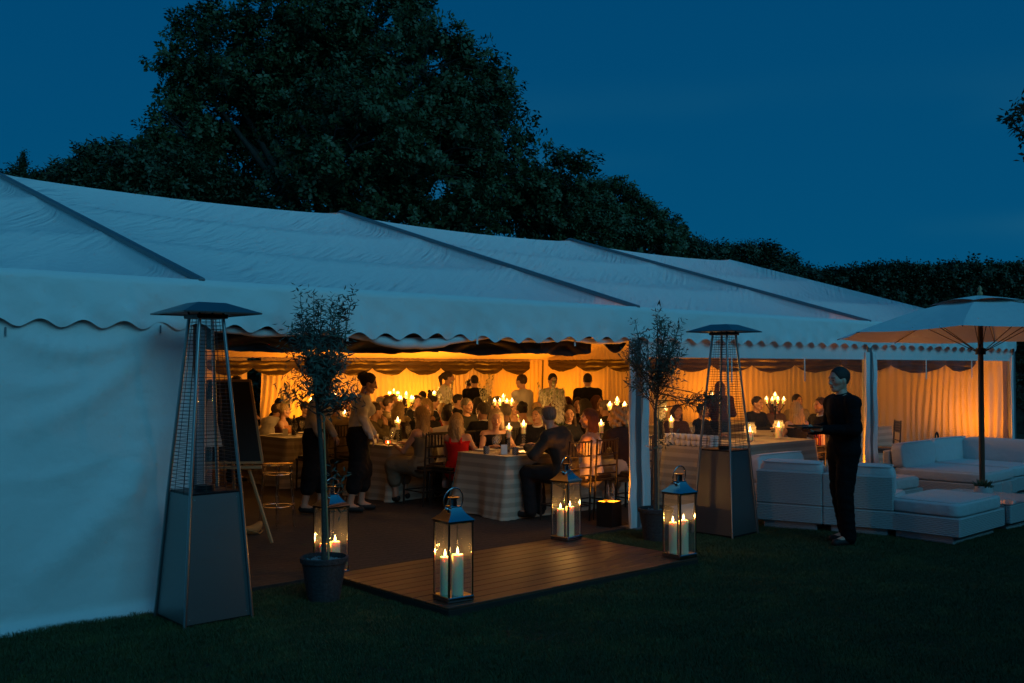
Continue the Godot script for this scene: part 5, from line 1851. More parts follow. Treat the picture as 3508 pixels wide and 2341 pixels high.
	mat("pink_satin", Color(0.42, 0.27, 0.24), 0.5)
	var bag := thing("tote_bag", "cream tote bag standing on the floor inside the entrance post", "bag", Vector3(0.36, FLOOR, -0.72), 0.9, "guests' bags")
	var bm := MB.new()
	var bf := func(u: float, w: float) -> Vector3:
		var an := TAU * u
		var sx := signf(cos(an)) * pow(absf(cos(an)), 0.4)
		var sz := -signf(sin(an)) * pow(absf(sin(an)), 0.4)
		return Vector3(sx * lerpf(0.13, 0.17, w), w * 0.26, sz * lerpf(0.07, 0.03, w) + 0.01 * n2(u * 6.0, w * 3.0))
	bm.grid(32, 8, bf)
	bm.poly([Vector3(-0.12, 0.004, 0.06), Vector3(0.12, 0.004, 0.06), Vector3(0.12, 0.004, -0.06), Vector3(-0.12, 0.004, -0.06)])
	made(bag, "body", bm, M.cream_leather)
	for z in [-0.03, 0.03]:
		var hs := MB.new()
		hs.tube(PackedVector3Array([Vector3(-0.08, 0.24, z), Vector3(-0.07, 0.34, z), Vector3(0.0, 0.38, z), Vector3(0.07, 0.34, z), Vector3(0.08, 0.24, z)]), [0.006], 6)
		made(bag, "handle", hs, M.cream_leather)
	# chairs: one behind every guest who sits on a near side, and one left empty by the window
	var ch := chair_shape()
	var list := [[-0.26, 0.86, PI, "second from the entrance post, under the bald man in the suit"], [0.22, 0.90, PI, "under the woman in the white sleeveless dress"], [0.88, 0.92, PI, "under the curly blonde by the entrance post"], [-0.62, 3.02, PI, "under the blonde with the bare back"], [-0.12, 3.06, PI, "under the leaning man in the white shirt"], [0.32, 3.02, PI, "at the second table, under the man in the dark jacket"], [0.80, 3.02, PI, "at the second table, under the grey-haired man"], [4.55, 0.78, PI, "under the blonde behind the clear window"], [5.15, 0.78, PI, "under the profile man behind the clear window"], [-0.45, 2.66, 0.0, "under the woman in red"], [0.12, 2.66, 0.0, "under the smiling blonde in black straps"], [0.76, 2.66, 0.0, "under the man turned left at the nearest table"], [6.35, 0.55, -2.4, "empty behind the far window bay"], [-0.46, 4.86, 0.0, "under the man in the olive jacket"], [0.45, 4.86, 0.0, "under the bald man with glasses"], [-0.95, 5.15, PI, "empty at the third table's left end"]]
	for a in list:
		place(ch, "ballroom_chair", "black ladder-back ballroom chair " + a[3], "chair", Vector3(a[0], FLOOR, -a[1]), a[2], "black ballroom chairs")
	ch.free()
	var hb := thing("handbag", "small pink clutch bag hanging by its cord from the chair of the bare-backed blonde", "bag", Vector3(-0.50, 0.34, -2.74), 0.4, "guests' bags")
	var pm := MB.new()
	pm.pad(Vector3(0, -0.05, 0.02), Vector3(0.19, 0.11, 0.06), 0.5, 12)
	made(hb, "pouch", pm, M.pink_satin)
	var cs := MB.new()
	cs.tube(PackedVector3Array([Vector3(-0.08, -0.01, 0.02), Vector3(-0.01, 0.56, -0.005), Vector3(0.08, -0.01, 0.02)]), [0.003], 5)
	made(hb, "cord", cs, M.pink_satin)
	# a striped shawl over the back of the chair by the second post
	var stripe := img_tex(64, 16, func(x: int, y: int) -> Color: return Color(0.62, 0.04, 0.05) if (x / 8) % 2 == 0 else Color(0.8, 0.76, 0.72))
	mat("striped_shawl", Color(0.8, 0.8, 0.8), 0.85, 0.0, {"albedo_texture": stripe})
	var sh := MB.new()
	var sf := func(u: float, w: float) -> Vector3:
		var over := absf(w - 0.5) * 2.0
		return Vector3(lerpf(-0.10, 0.08, u), 0.925 - 0.30 * over, (0.035 if w > 0.5 else -0.035) * minf(over * 6.0, 1.0) + 0.012 * sin(u * 19.0) * over)
	sh.grid(24, 20, sf)
	var so := made(self, "striped_shawl", sh, M.striped_shawl)
	so.position = Vector3(4.55, FLOOR, -0.78 + 0.27)
	tag(so, "red and white striped shawl over a chair back by the second post", "shawl")
var kit := {}

func hand_shape() -> MB:
	# right hand, palm facing +z, fingers along +y, thumb at +x, gently curled
	var f := Field.new(Vector3(-0.06, -0.03, -0.04), Vector3(0.08, 0.20, 0.08), 0.005)
	for k in 4:
		f.bone(Vector3(-0.012 + 0.008 * k, 0.0, 0), Vector3(-0.03 + 0.02 * k, 0.085, 0), 0.017, 0.012, 0.012)
	var len := [0.058, 0.074, 0.080, 0.072]
	for k in 4:
		var L: float = len[k]
		var a := Vector3(-0.031 + 0.0205 * k, 0.082, 0)
		var b := a + Vector3(-0.004 + 0.003 * k, L * 0.45, 0.008)
		var c := b + Vector3(0, L * 0.30, 0.016)
		var e := c + Vector3(0, L * 0.18, 0.016)
		f.bone(a, b, 0.0092, 0.0085, 0.003)
		f.bone(b, c, 0.0085, 0.0078, 0.003)
		f.bone(c, e, 0.0078, 0.0066, 0.003)
	f.bone(Vector3(0.014, 0.012, 0.004), Vector3(0.042, 0.048, 0.014), 0.016, 0.012, 0.008)
	f.bone(Vector3(0.042, 0.048, 0.014), Vector3(0.050, 0.088, 0.022), 0.011, 0.008, 0.004)
	var mb := MB.new()
	f.net(mb)
	return mb

func head_shape(female: bool) -> MB:
	var f := Field.new(Vector3(-0.11, -0.19, -0.13), Vector3(0.11, 0.15, 0.14), 0.006)
	var s := 0.95 if female else 1.0
	f.ball(Vector3(0, 0.030, -0.012), Vector3(0.075, 0.092, 0.097) * s, 0.02)
	f.bone(Vector3(0, -0.015, 0.030), Vector3(0, -0.078, 0.048), 0.062 * s, 0.034 * s, 0.03)
	for sx in [-1, 1]:
		f.bone(Vector3(sx * 0.048 * s, -0.045, 0.0), Vector3(sx * 0.022, -0.088, 0.050), 0.022, 0.017, 0.025)
		f.bone(Vector3(sx * 0.040, -0.018, 0.060), Vector3(sx * 0.050, -0.015, 0.035), 0.020, 0.020, 0.02)
		f.ball(Vector3(sx * 0.077 * s, -0.010, -0.008), Vector3(0.011, 0.030, 0.019), 0.008)
	f.bone(Vector3(0, -0.090, 0.066), Vector3(0, -0.094, 0.066), 0.018, 0.018, 0.02)
	f.bone(Vector3(-0.034, 0.024, 0.074), Vector3(0.034, 0.024, 0.074), 0.015, 0.015, 0.02)
	for sx in [-1, 1]:
		f.ball(Vector3(sx * 0.031, 0.004, 0.098), Vector3(0.017, 0.012, 0.014), 0.01, true)
		f.ball(Vector3(sx * 0.031, 0.004, 0.080), Vector3(0.013, 0.011, 0.012), 0.003)
	f.bone(Vector3(0, 0.012, 0.088), Vector3(0, -0.030, 0.108), 0.008, 0.012, 0.012)
	f.bone(Vector3(-0.012, -0.034, 0.095), Vector3(0.012, -0.034, 0.095), 0.009, 0.009, 0.008)
	f.bone(Vector3(-0.018, -0.058, 0.084), Vector3(0.018, -0.058, 0.084), 0.009, 0.009, 0.008)
	f.bone(Vector3(-0.014, -0.067, 0.083), Vector3(0.014, -0.067, 0.083), 0.008, 0.008, 0.006)
	f.bone(Vector3(0, -0.06, -0.02), Vector3(0, -0.19, -0.035), 0.050 * s, 0.052 * s, 0.03)
	var mb := MB.new()
	f.net(mb, func(q: Vector3) -> Color:
		# pigment: lips, brows, irises
		if absf(q.x) < 0.022 and q.y < -0.052 and q.y > -0.074 and q.z > 0.085:
			return Color(0.72, 0.40, 0.38)
		var ex := absf(absf(q.x) - 0.031)
		if ex < 0.016 and absf(q.y - 0.004) < 0.006 and q.z > 0.08:
			return Color(0.16, 0.13, 0.12) if ex < 0.007 else Color(1.1, 1.15, 1.2)
		if ex < 0.020 and absf(q.y - 0.027) < 0.007 and q.z > 0.065:
			return Color(0.35, 0.30, 0.26)
		return Color.WHITE)
	return mb

func hair_shape(style: String) -> ArrayMesh:
	var lowest := {"short": -0.10, "bald": -0.10, "bob": -0.20, "long": -0.40, "wavy": -0.36, "pony": -0.26, "updo": -0.10, "curly": -0.18}
	var f := Field.new(Vector3(-0.14, lowest[style], -0.20), Vector3(0.14, 0.17, 0.13), 0.008)
	f.ball(Vector3(0, 0.033, -0.015), Vector3(0.0815, 0.099, 0.1015), 0.01)
	match style:
		"bob":
			for sx in [-1, 1]:
				f.bone(Vector3(sx * 0.062, 0.03, -0.01), Vector3(sx * 0.078, -0.13, 0.0), 0.035, 0.030, 0.03)
			f.bone(Vector3(0, 0.0, -0.07), Vector3(0, -0.13, -0.06), 0.055, 0.055, 0.04)
			f.bone(Vector3(-0.045, 0.0, -0.06), Vector3(-0.05, -0.13, -0.05), 0.05, 0.045, 0.04)
			f.bone(Vector3(0.045, 0.0, -0.06), Vector3(0.05, -0.13, -0.05), 0.05, 0.045, 0.04)
		"long", "wavy":
			var e := -0.33 if style == "long" else -0.28
			for sx in [-1, 1]:
				f.bone(Vector3(sx * 0.062, 0.03, -0.012), Vector3(sx * 0.082, -0.18, 0.0), 0.034, 0.028, 0.03)
				f.bone(Vector3(sx * 0.045, 0.0, -0.06), Vector3(sx * 0.065, e, -0.07), 0.05, 0.028, 0.04)
			f.bone(Vector3(0, 0.0, -0.07), Vector3(0, e - 0.02, -0.085), 0.06, 0.034, 0.04)
			if style == "wavy":
				for k in 6:
					f.bone(Vector3(-0.08 + 0.032 * k, -0.10, -0.08), Vector3(-0.085 + 0.034 * k, e + 0.02, -0.07 + 0.02 * (k % 2)), 0.03, 0.03, 0.02)
		"pony":
			f.bone(Vector3(0, 0.06, -0.11), Vector3(0, 0.0, -0.155), 0.03, 0.034, 0.02)
			f.bone(Vector3(0, 0.0, -0.155), Vector3(0, -0.19, -0.13), 0.034, 0.014, 0.03)
		"updo":
			f.ball(Vector3(0, 0.06, -0.115), Vector3(0.05, 0.05, 0.045), 0.02)
			f.ball(Vector3(0.03, 0.10, -0.085), Vector3(0.04, 0.035, 0.04), 0.02)
		"curly":
			for k in 30:
				var an := k * 2.4
				var y := 0.13 - 0.24 * k / 29.0
				f.ball(Vector3(cos(an) * 0.09, y, -0.025 + minf(sin(an) * 0.10, 0.02)), Vector3.ONE * 0.034, 0.02)
	if style == "bald":
		f.ball(Vector3(0, 0.15, 0.03), Vector3(0.075, 0.09, 0.12), 0.01, true)
	f.ball(Vector3(0, -0.046, 0.092), Vector3(0.080, 0.132 if style != "bald" else 0.16, 0.085), 0.01, true)
	if style in ["short", "bald", "pony", "updo"]:
		# cropped above the nape and round the ears
		for sx in [-1, 1]:
			f.ball(Vector3(sx * 0.09, -0.040, 0.015), Vector3(0.04, 0.062, 0.055), 0.01, true)
		if style in ["short", "bald"]:
			f.cut(Vector3(0, -1, -0.12), 0.052)
	var mb := MB.new()
	f.net(mb, func(q: Vector3) -> Color:
		var g := 0.82 + 0.5 * n2(q.x * 60.0 + q.z * 50.0, q.y * 6.0)
		return Color(g, g, g))
	for k in mb.v.size():
		# locks: fine grooves that run down the hair
		var q := mb.v[k]
		var an := atan2(q.x, -q.z)
		mb.v[k] = q * (1.0 + 0.05 * n2(an * 9.0, q.y * 22.0) + 0.03 * n2(an * 30.0, q.y * 30.0))
	return mb.mesh(M.hair)

func joints(p: Dictionary) -> Dictionary:
	var J := {}
	var sh: float = p.get("shoulder", 0.185)
	var ln: float = p.get("lean", 0.0)
	var y0: float = 0.53
	if p.get("standing", false):
		y0 = 0.93
	J.pelvis = Vector3(0, y0, 0)
	J.waist = Vector3(0, y0 + 0.15, -0.01 + 0.02 * ln)
	J.chest = Vector3(0, y0 + 0.355 - 0.02 * ln, 0.09 * ln)
	J.neck = Vector3(0, y0 + 0.50 - 0.05 * ln, -0.005 + 0.16 * ln)
	J.head = J.neck + Vector3(0, 0.172 - 0.02 * ln, 0.030 + 0.05 * ln)
	for s in [[-1, "r"], [1, "l"]]:
		var x: int = s[0]
		var k: String = s[1]
		J["sh_" + k] = Vector3(x * sh, y0 + 0.445 - 0.05 * ln, 0.14 * ln)
		J["el_" + k] = p.get("el_" + k, Vector3(x * (sh + 0.075), y0 + 0.20, 0.15 + 0.12 * ln))
		J["wr_" + k] = p.get("wr_" + k, Vector3(x * 0.13, 0.79, 0.37 + 0.05 * ln))
		J["hip_" + k] = Vector3(x * 0.088, y0 - 0.02, 0.01)
		if p.get("standing", false):
			var st: float = p.get("stride", 0.0) * x
			J["kn_" + k] = Vector3(x * 0.095, 0.50, 0.03 + st * 0.5)
			J["an_" + k] = Vector3(x * 0.10, 0.085, -0.03 + st)
		else:
			J["kn_" + k] = Vector3(x * 0.11, 0.51, 0.42)
			J["an_" + k] = Vector3(x * 0.11, 0.09, 0.37)
		J["toe_" + k] = J["an_" + k] + Vector3(x * 0.015, -0.045, 0.15)
	return J

func torso(f: Field, J: Dictionary, fem: bool, g: float) -> void:
	var k := 0.86 if fem else 1.0
	f.bone(J.pelvis, J.waist, 0.152 + g, (0.118 if fem else 0.145) + g, 0.05, 1.35)
	f.bone(J.waist, J.chest, (0.118 if fem else 0.145) + g, 0.165 * k + g, 0.05, 1.4)
	f.bone(J.chest, J.neck, 0.150 * k + g, 0.060 + g * 0.6, 0.06, 1.35)
	f.bone(J.sh_l, J.sh_r, 0.060 * k + g, 0.060 * k + g, 0.05)
	if fem:
		for x in [-1, 1]:
			f.bone(J.chest + Vector3(x * 0.07, -0.02, 0.085), J.chest + Vector3(x * 0.07, -0.03, 0.09), 0.055 + g, 0.055 + g, 0.04)

func arms(f: Field, J: Dictionary, fem: bool, g: float, part := 1.0) -> void:
	var k := 0.84 if fem else 1.0
	for s in ["l", "r"]:
		f.bone(J["sh_" + s], J["el_" + s], 0.055 * k + g, 0.043 * k + g, 0.03)
		if part > 0.5:
			var e: Vector3 = J["el_" + s].lerp(J["wr_" + s], part)
			f.bone(J["el_" + s], e, 0.043 * k + g, lerpf(0.043, 0.029, part) * k + g * 0.9, 0.02)

func legs(f: Field, J: Dictionary, fem: bool, g: float) -> void:
	for s in ["l", "r"]:
		f.bone(J.pelvis, J["hip_" + s], 0.12 + g, 0.10 + g, 0.04, 1.1)
		f.bone(J["hip_" + s], J["kn_" + s], 0.090 + g, 0.058 + g * 1.2, 0.02)
		f.bone(J["kn_" + s], J["an_" + s], 0.057 + g * 1.2, 0.040 + g * 1.6, 0.02)

func bounds(J: Dictionary, m: float) -> Array:
	var lo := Vector3.ONE * 9.0
	var hi := Vector3.ONE * -9.0
	for k in J:
		if k == "head":
			continue
		lo = lo.min(J[k])
		hi = hi.max(J[k])
	return [lo - Vector3.ONE * m, hi + Vector3.ONE * m]

func model(called: String, p: Dictionary, cell := 0.02) -> void:
	# the meshes of one pose: skin, clothes
	var J := joints(p)
	var fem: bool = p.get("female", false)
	var bb := bounds(J, 0.24)
	var d := {"J": J, "fem": fem}
	var f := Field.new(bb[0], bb[1], cell)
	torso(f, J, fem, 0.0)
	arms(f, J, fem, 0.0)
	legs(f, J, fem, 0.0)
	f.bone(J.neck - Vector3(0, 0.03, 0), J.head - Vector3(0, 0.10, 0.02), 0.058 if not fem else 0.050, 0.050 if not fem else 0.045, 0.03)
	for s in ["l", "r"]:
		f.bone(J["an_" + s], J["toe_" + s], 0.040, 0.030, 0.02)
	var sk := MB.new()
	f.net(sk)
	if not kit.has("hand"):
		kit["hand"] = hand_shape()
	for s in ["l", "r"]:
		var y: Vector3 = (J["wr_" + s] - J["el_" + s]).normalized()
		var want: Vector3 = p.get("palm", Vector3(0, -1, 0.0))
		var z := (want - y * want.dot(y)).normalized()
		var x := y.cross(z)
		if s == "l":
			x = -x
		sk.add(kit.hand, Transform3D(Basis(x, y, z).scaled(Vector3.ONE * (0.88 if fem else 1.0)), J["wr_" + s] - y * 0.012))
	d["skin"] = sk
	var top := Field.new(bb[0], bb[1], cell)
	torso(top, J, fem, 0.024)
	arms(top, J, fem, 0.019, 0.97)
	if not p.get("standing", false):
		for s in ["l", "r"]:
			top.bone(J.pelvis, J["hip_" + s], 0.142, 0.128, 0.04, 1.1)
	top.cut(Vector3(0, 0.95, 0.32).normalized(), (J.neck + Vector3(0, 0.035, 0.0)).dot(Vector3(0, 0.95, 0.32).normalized()))
	top.cut(Vector3(0, -1, 0), -(J.pelvis.y - (0.13 if p.get("standing", false) else 0.07)))
	var tm := MB.new()
	top.net(tm)
	rumple(tm)
	d["sleeved"] = tm.mesh(M.cloth_base)
	if fem:
		var tank := Field.new(bb[0], bb[1], cell * 0.8)
		torso(tank, J, fem, 0.018)
		var nn := Vector3(0, 1, -0.15).normalized()
		tank.cut(nn, (J.chest + Vector3(0, p.get("cleft", 0.05), 0)).dot(nn))
		for x in [-1, 1]:
			tank.bone(J.chest + Vector3(x * 0.085, 0.03, 0.085), J.neck + Vector3(x * 0.085, -0.008, -0.01), 0.020, 0.018, 0.01)
			tank.bone(J.neck + Vector3(x * 0.085, -0.008, -0.01), J.chest + Vector3(x * 0.08, 0.03, -0.105), 0.018, 0.020, 0.01)
		var kn := MB.new()
		tank.net(kn)
		d["tank"] = kn.mesh(M.cloth_base)
	var low := Field.new(bb[0], bb[1], cell)
	if fem or p.get("skirt", false):
		low.bone(J.pelvis, J.waist, 0.176, 0.142, 0.04, 1.35)
		for s in ["l", "r"]:
			var e: Vector3 = J["kn_" + s].lerp(J["an_" + s], p.get("hem", 0.5))
			low.bone(J["hip_" + s], J["kn_" + s], 0.122, 0.100, 0.08)
			low.bone(J["kn_" + s], e, 0.100, 0.098, 0.08)
		low.bone((J.hip_l + J.hip_r) * 0.5, (J.kn_l + J.kn_r) * 0.5, 0.11, 0.09, 0.06)
		low.cut(Vector3(0, 1, 0), J.waist.y + 0.01)
	else:
		low.bone(J.pelvis, J.waist, 0.172, 0.165, 0.04, 1.35)
		legs(low, J, fem, 0.020)
		low.cut(Vector3(0, 1, 0), J.waist.y - 0.02)
	var lm := MB.new()
	low.net(lm)
	rumple(lm)
	d["lower"] = lm.mesh(M.cloth_base)
	var sf := Field.new(bb[0], bb[1], cell * 0.7)
	for s in ["l", "r"]:
		sf.bone(J["an_" + s] - Vector3(0, 0.03, 0.02), J["toe_" + s], 0.046, 0.036, 0.02)
	sf.cut(Vector3(0, -1, 0), 0.0)
	sf.cut(Vector3(0, 1, 0), 0.13)
	var fm := MB.new()
	sf.net(fm)
	d["shoes"] = fm.mesh(M.shoe)
	kit[called] = d

func rumple(mb: MB) -> void:
	# creases in the cloth
	for k in mb.v.size():
		var q := mb.v[k]
		var a := n2(q.x * 7.0 + q.z * 6.0, q.y * 13.0)
		var b := n2(q.z * 7.0 - q.x * 5.0 + 20.0, q.y * 11.0 + q.x * 8.0)
		mb.v[k] = q + Vector3(a, 0.3 * b, b) * 0.011

func cloth_mat(c: Color, rough := 0.85) -> StandardMaterial3D:
	var key := "cloth_%s" % c.to_html()
	if not M.has(key):
		mat(key, c, rough, 0.0, {"metallic_specular": 0.25})
	return M[key]

func skinned(called: String, turn: Vector2) -> ArrayMesh:
	# body and head as one mesh, for a head turn (yaw, pitch)
	var key := "%s_%0.2f_%0.2f" % [called, turn.x, turn.y]
	if not kit.has(key):
		var d: Dictionary = kit[called]
		var mb := MB.new()
		mb.add(d.skin, Transform3D.IDENTITY)
		mb.add(kit["head_f"] if d.fem else kit["head_m"], Transform3D(Basis.from_euler(Vector3(turn.y, turn.x, 0)), d.J.head))
		kit[key] = mb.mesh(M.skin)
	return kit[key]

func person(label: String, how: String, at: Vector3, yaw: float, o: Dictionary) -> Node3D:
	var d: Dictionary = kit[how]
	var t := thing("person", label, "person", at, yaw, o.get("group", "guests at the tables"))
	var s: float = o.get("scale", 1.0)
	t.scale = Vector3.ONE * s
	if o.get("group", "") == "":
		t.rotation.x = rng.randf_range(-0.03, 0.03)
		t.rotation.z = rng.randf_range(-0.05, 0.05)
	var turn := Vector2(o.get("turn", 0.0), o.get("nod", 0.0))
	var b := put(t, "body", skinned(how, turn))
	var tone: Color = o.get("skin", Color(0.45, 0.25, 0.165))
	var sk := "skin_%s" % tone.to_html()
	if not M.has(sk):
		mat(sk, tone, 0.5, 0.0, {"vertex_color_use_as_albedo": true})
	b.material_override = M[sk]
	var hr: String = o.get("hair", "short")
	if hr != "none":
		if not kit.has("hair_" + hr):
			kit["hair_" + hr] = hair_shape(hr)
		var h := put(t, "hair", kit["hair_" + hr], d.J.head, Vector3(turn.y, turn.x, 0))
		var hc: Color = o.get("hair_color", Color(0.03, 0.018, 0.010))
		var hk := "hair_%s" % hc.to_html()
		if not M.has(hk):
			mat(hk, hc, 0.7, 0.0, {"vertex_color_use_as_albedo": true})
		h.material_override = M[hk]
	var tc: Color = o.get("top", Color(0.02, 0.02, 0.022))
	var tk: String = o.get("kind", "sleeved")
	var tp: MeshInstance3D = null
	if tk == "sleeved":
		tp = put(t, o.get("called", "jacket"), d.sleeved)
		tp.material_override = cloth_mat(tc)
	elif d.has("tank"):
		put(t, "bodice", d.tank).material_override = cloth_mat(tc)
	put(t, "skirt" if d.fem else "trousers", d.lower).material_override = cloth_mat(o.get("low", tc if d.fem else Color(0.015, 0.015, 0.017)))
	put(t, "shoes", d.shoes)
	if o.get("collar", false):
		var cm := MB.new()
		cm.lathe([Vector2(0.066, -0.03), Vector2(0.063, 0.012), Vector2(0.068, 0.014), Vector2(0.078, -0.015)], 18)
		var c := put(tp if tp else t, "collar", cm.mesh(M.cloth_base), d.J.neck + Vector3(0, 0.03, 0.012), Vector3(0.25, 0, 0))
		c.material_override = cloth_mat(o.get("collar_color", Color(0.6, 0.6, 0.6)))
	return t

func people() -> void:
	print("people")
	mat("hair", Color(1, 1, 1), 0.5, 0.0, {"vertex_color_use_as_albedo": true})
	mat("cloth_base", Color(0.02, 0.02, 0.02), 0.85)
	mat("shoe", Color(0.008, 0.008, 0.008), 0.7)
	kit["head_m"] = head_shape(false)
	kit["head_f"] = head_shape(true)
	model("man_sit", {})
	model("man_lean", {"lean": 1.0})
	model("man_chin", {"lean": 0.5, "el_r": Vector3(-0.20, 0.79, 0.30), "wr_r": Vector3(-0.07, 0.98, 0.27), "el_l": Vector3(0.22, 0.79, 0.28), "wr_l": Vector3(0.03, 0.96, 0.29), "palm": Vector3(0, 0.2, -1)})
	model("woman_sit", {"female": true, "shoulder": 0.155})
	model("woman_lean", {"female": true, "shoulder": 0.155, "lean": 0.8})
	model("waiter", {"standing": true, "stride": 0.05, "lean": 0.12, "el_r": Vector3(-0.25, 1.12, 0.03), "wr_r": Vector3(-0.12, 1.10, 0.27), "el_l": Vector3(0.25, 1.12, 0.03), "wr_l": Vector3(0.10, 1.12, 0.27), "palm": Vector3(0.0, 1.0, 0.2)}, 0.014)
	model("man_stand", {"standing": true, "el_r": Vector3(-0.25, 1.11, 0.0), "wr_r": Vector3(-0.17, 1.08, 0.22), "el_l": Vector3(0.25, 1.11, 0.0), "wr_l": Vector3(0.17, 1.08, 0.22)})
	model("man_camera", {"standing": true, "el_r": Vector3(-0.22, 1.18, 0.20), "wr_r": Vector3(-0.07, 1.48, 0.25), "el_l": Vector3(0.20, 1.16, 0.22), "wr_l": Vector3(0.05, 1.45, 0.28), "palm": Vector3(0, 0, -1)})
	model("waitress", {"standing": true, "female": true, "shoulder": 0.16, "lean": 0.5, "hem": 0.45, "stride": 0.07, "el_r": Vector3(-0.22, 1.14, 0.06), "wr_r": Vector3(-0.20, 0.93, 0.16), "el_l": Vector3(0.22, 1.14, 0.06), "wr_l": Vector3(0.18, 0.94, 0.20)}, 0.016)
	print("models")
	var white := Color(0.62, 0.60, 0.56)
	var black := Color(0.012, 0.012, 0.014)
	var navy := Color(0.014, 0.016, 0.024)
	var grey := Color(0.030, 0.030, 0.028)
	var olive_ := Color(0.075, 0.062, 0.040)
	var tan_ := Color(0.22, 0.17, 0.10)
	var blond := Color(0.46, 0.31, 0.14)
	var pale := Color(0.55, 0.42, 0.24)
	var silver := Color(0.28, 0.24, 0.20)
	var brown := Color(0.045, 0.022, 0.011)
	var auburn := Color(0.11, 0.035, 0.015)
	var dark := Color(0.016, 0.010, 0.007)
	var F := FLOOR
	# the waiter outside
	var w := person("waiter in a black shirt and black trousers standing on the lawn, holding a tray", "waiter", Vector3(0.80, 0, 2.02), atan2(-0.857, -0.497), {"hair": "short", "hair_color": Color(0.03, 0.02, 0.015), "top": Color(0.006, 0.006, 0.007), "low": Color(0.006, 0.006, 0.007), "called": "shirt", "turn": 0.12, "nod": 0.05, "collar": true, "collar_color": Color(0.009, 0.009, 0.011), "scale": 1.02, "skin": Color(0.58, 0.32, 0.22), "group": "serving staff"})
	var fw := Vector3(-0.865, 0, -0.502)
	var tr := thing("serving_tray", "flat dark tray held out in the waiter's hands", "tray", Vector3(0.80, 1.165, 2.02) + fw * 0.42, w.rotation.y)
	var tm := MB.new()
	tm.box(Vector3(0, 0, 0), Vector3(0.30, 0.010, 0.22), 0.003)
	made(tr, "tray_base", tm, M.black_metal)
	var rm := MB.new()
	for q in [[Vector3(0, 0.009, 0.108), Vector3(0.30, 0.012, 0.004)], [Vector3(0, 0.009, -0.108), Vector3(0.30, 0.012, 0.004)], [Vector3(0.148, 0.009, 0), Vector3(0.004, 0.012, 0.21)], [Vector3(-0.148, 0.009, 0), Vector3(0.004, 0.012, 0.21)]]:
		rm.box(q[0], q[1])
	made(tr, "tray_rim", rm, M.black_metal)
	# serving staff inside; the marquee's right-hand side in the picture is +x with a little -z
	var st := "serving staff"
	person("waitress in a white shirt and black skirt bending past the left olive tree", "waitress", Vector3(-1.62, F, -3.02), 0.98, {"hair": "updo", "hair_color": dark, "top": white, "low": black, "called": "shirt", "scale": 0.985, "nod": 0.25, "group": st})
	person("dark-haired waitress in a white shirt, half hidden by the left olive trunk", "waitress", Vector3(-2.05, F, -3.30), 0.7, {"hair": "updo", "hair_color": dark, "top": white * 0.9, "low": black, "called": "shirt", "scale": 0.97, "nod": 0.2, "turn": 0.4, "group": st})
	person("ponytailed waitress in a white shirt standing at the back", "waitress", Vector3(2.85, F, -7.15), 0.95, {"hair": "pony", "hair_color": brown, "top": white, "low": black, "called": "shirt", "scale": 0.99, "group": st})
	person("photographer in dark clothes raising a camera at the back", "man_camera", Vector3(3.75, F, -7.30), PI * 0.9, {"hair": "short", "hair_color": dark, "top": black, "called": "shirt", "scale": 0.92, "group": st})
	person("man in a pale shirt standing with his back to the camera", "man_stand", Vector3(2.75, F, -4.86), PI + 0.2, {"hair": "short", "hair_color": brown, "top": white * 0.8, "called": "shirt", "scale": 0.94, "group": st})
	person("waitress in a pale shirt with a braid, standing and facing the entrance", "waitress", Vector3(3.55, F, -5.02), -0.5, {"hair": "pony", "hair_color": dark, "top": white * 0.75, "low": black, "called": "shirt", "scale": 0.965, "nod": 0.2, "group": st})
	person("man in a black suit standing near the entrance post", "man_stand", Vector3(4.38, F, -4.95), PI * 0.75, {"hair": "short", "hair_color": dark, "top": black, "collar": true, "scale": 0.945, "group": "guests at the tables"})
	person("dark-clothed person standing behind the right heater", "man_stand", Vector3(5.2, F, -2.72), PI * 0.8, {"hair": "bob", "hair_color": auburn, "top": Color(0.05, 0.02, 0.02), "scale": 0.875})
	person("man in dark clothes standing by the easel at the left", "man_stand", Vector3(-1.32, F, -6.85), 0.6, {"hair": "short", "hair_color": dark, "top": black, "called": "shirt", "scale": 0.93, "group": st})
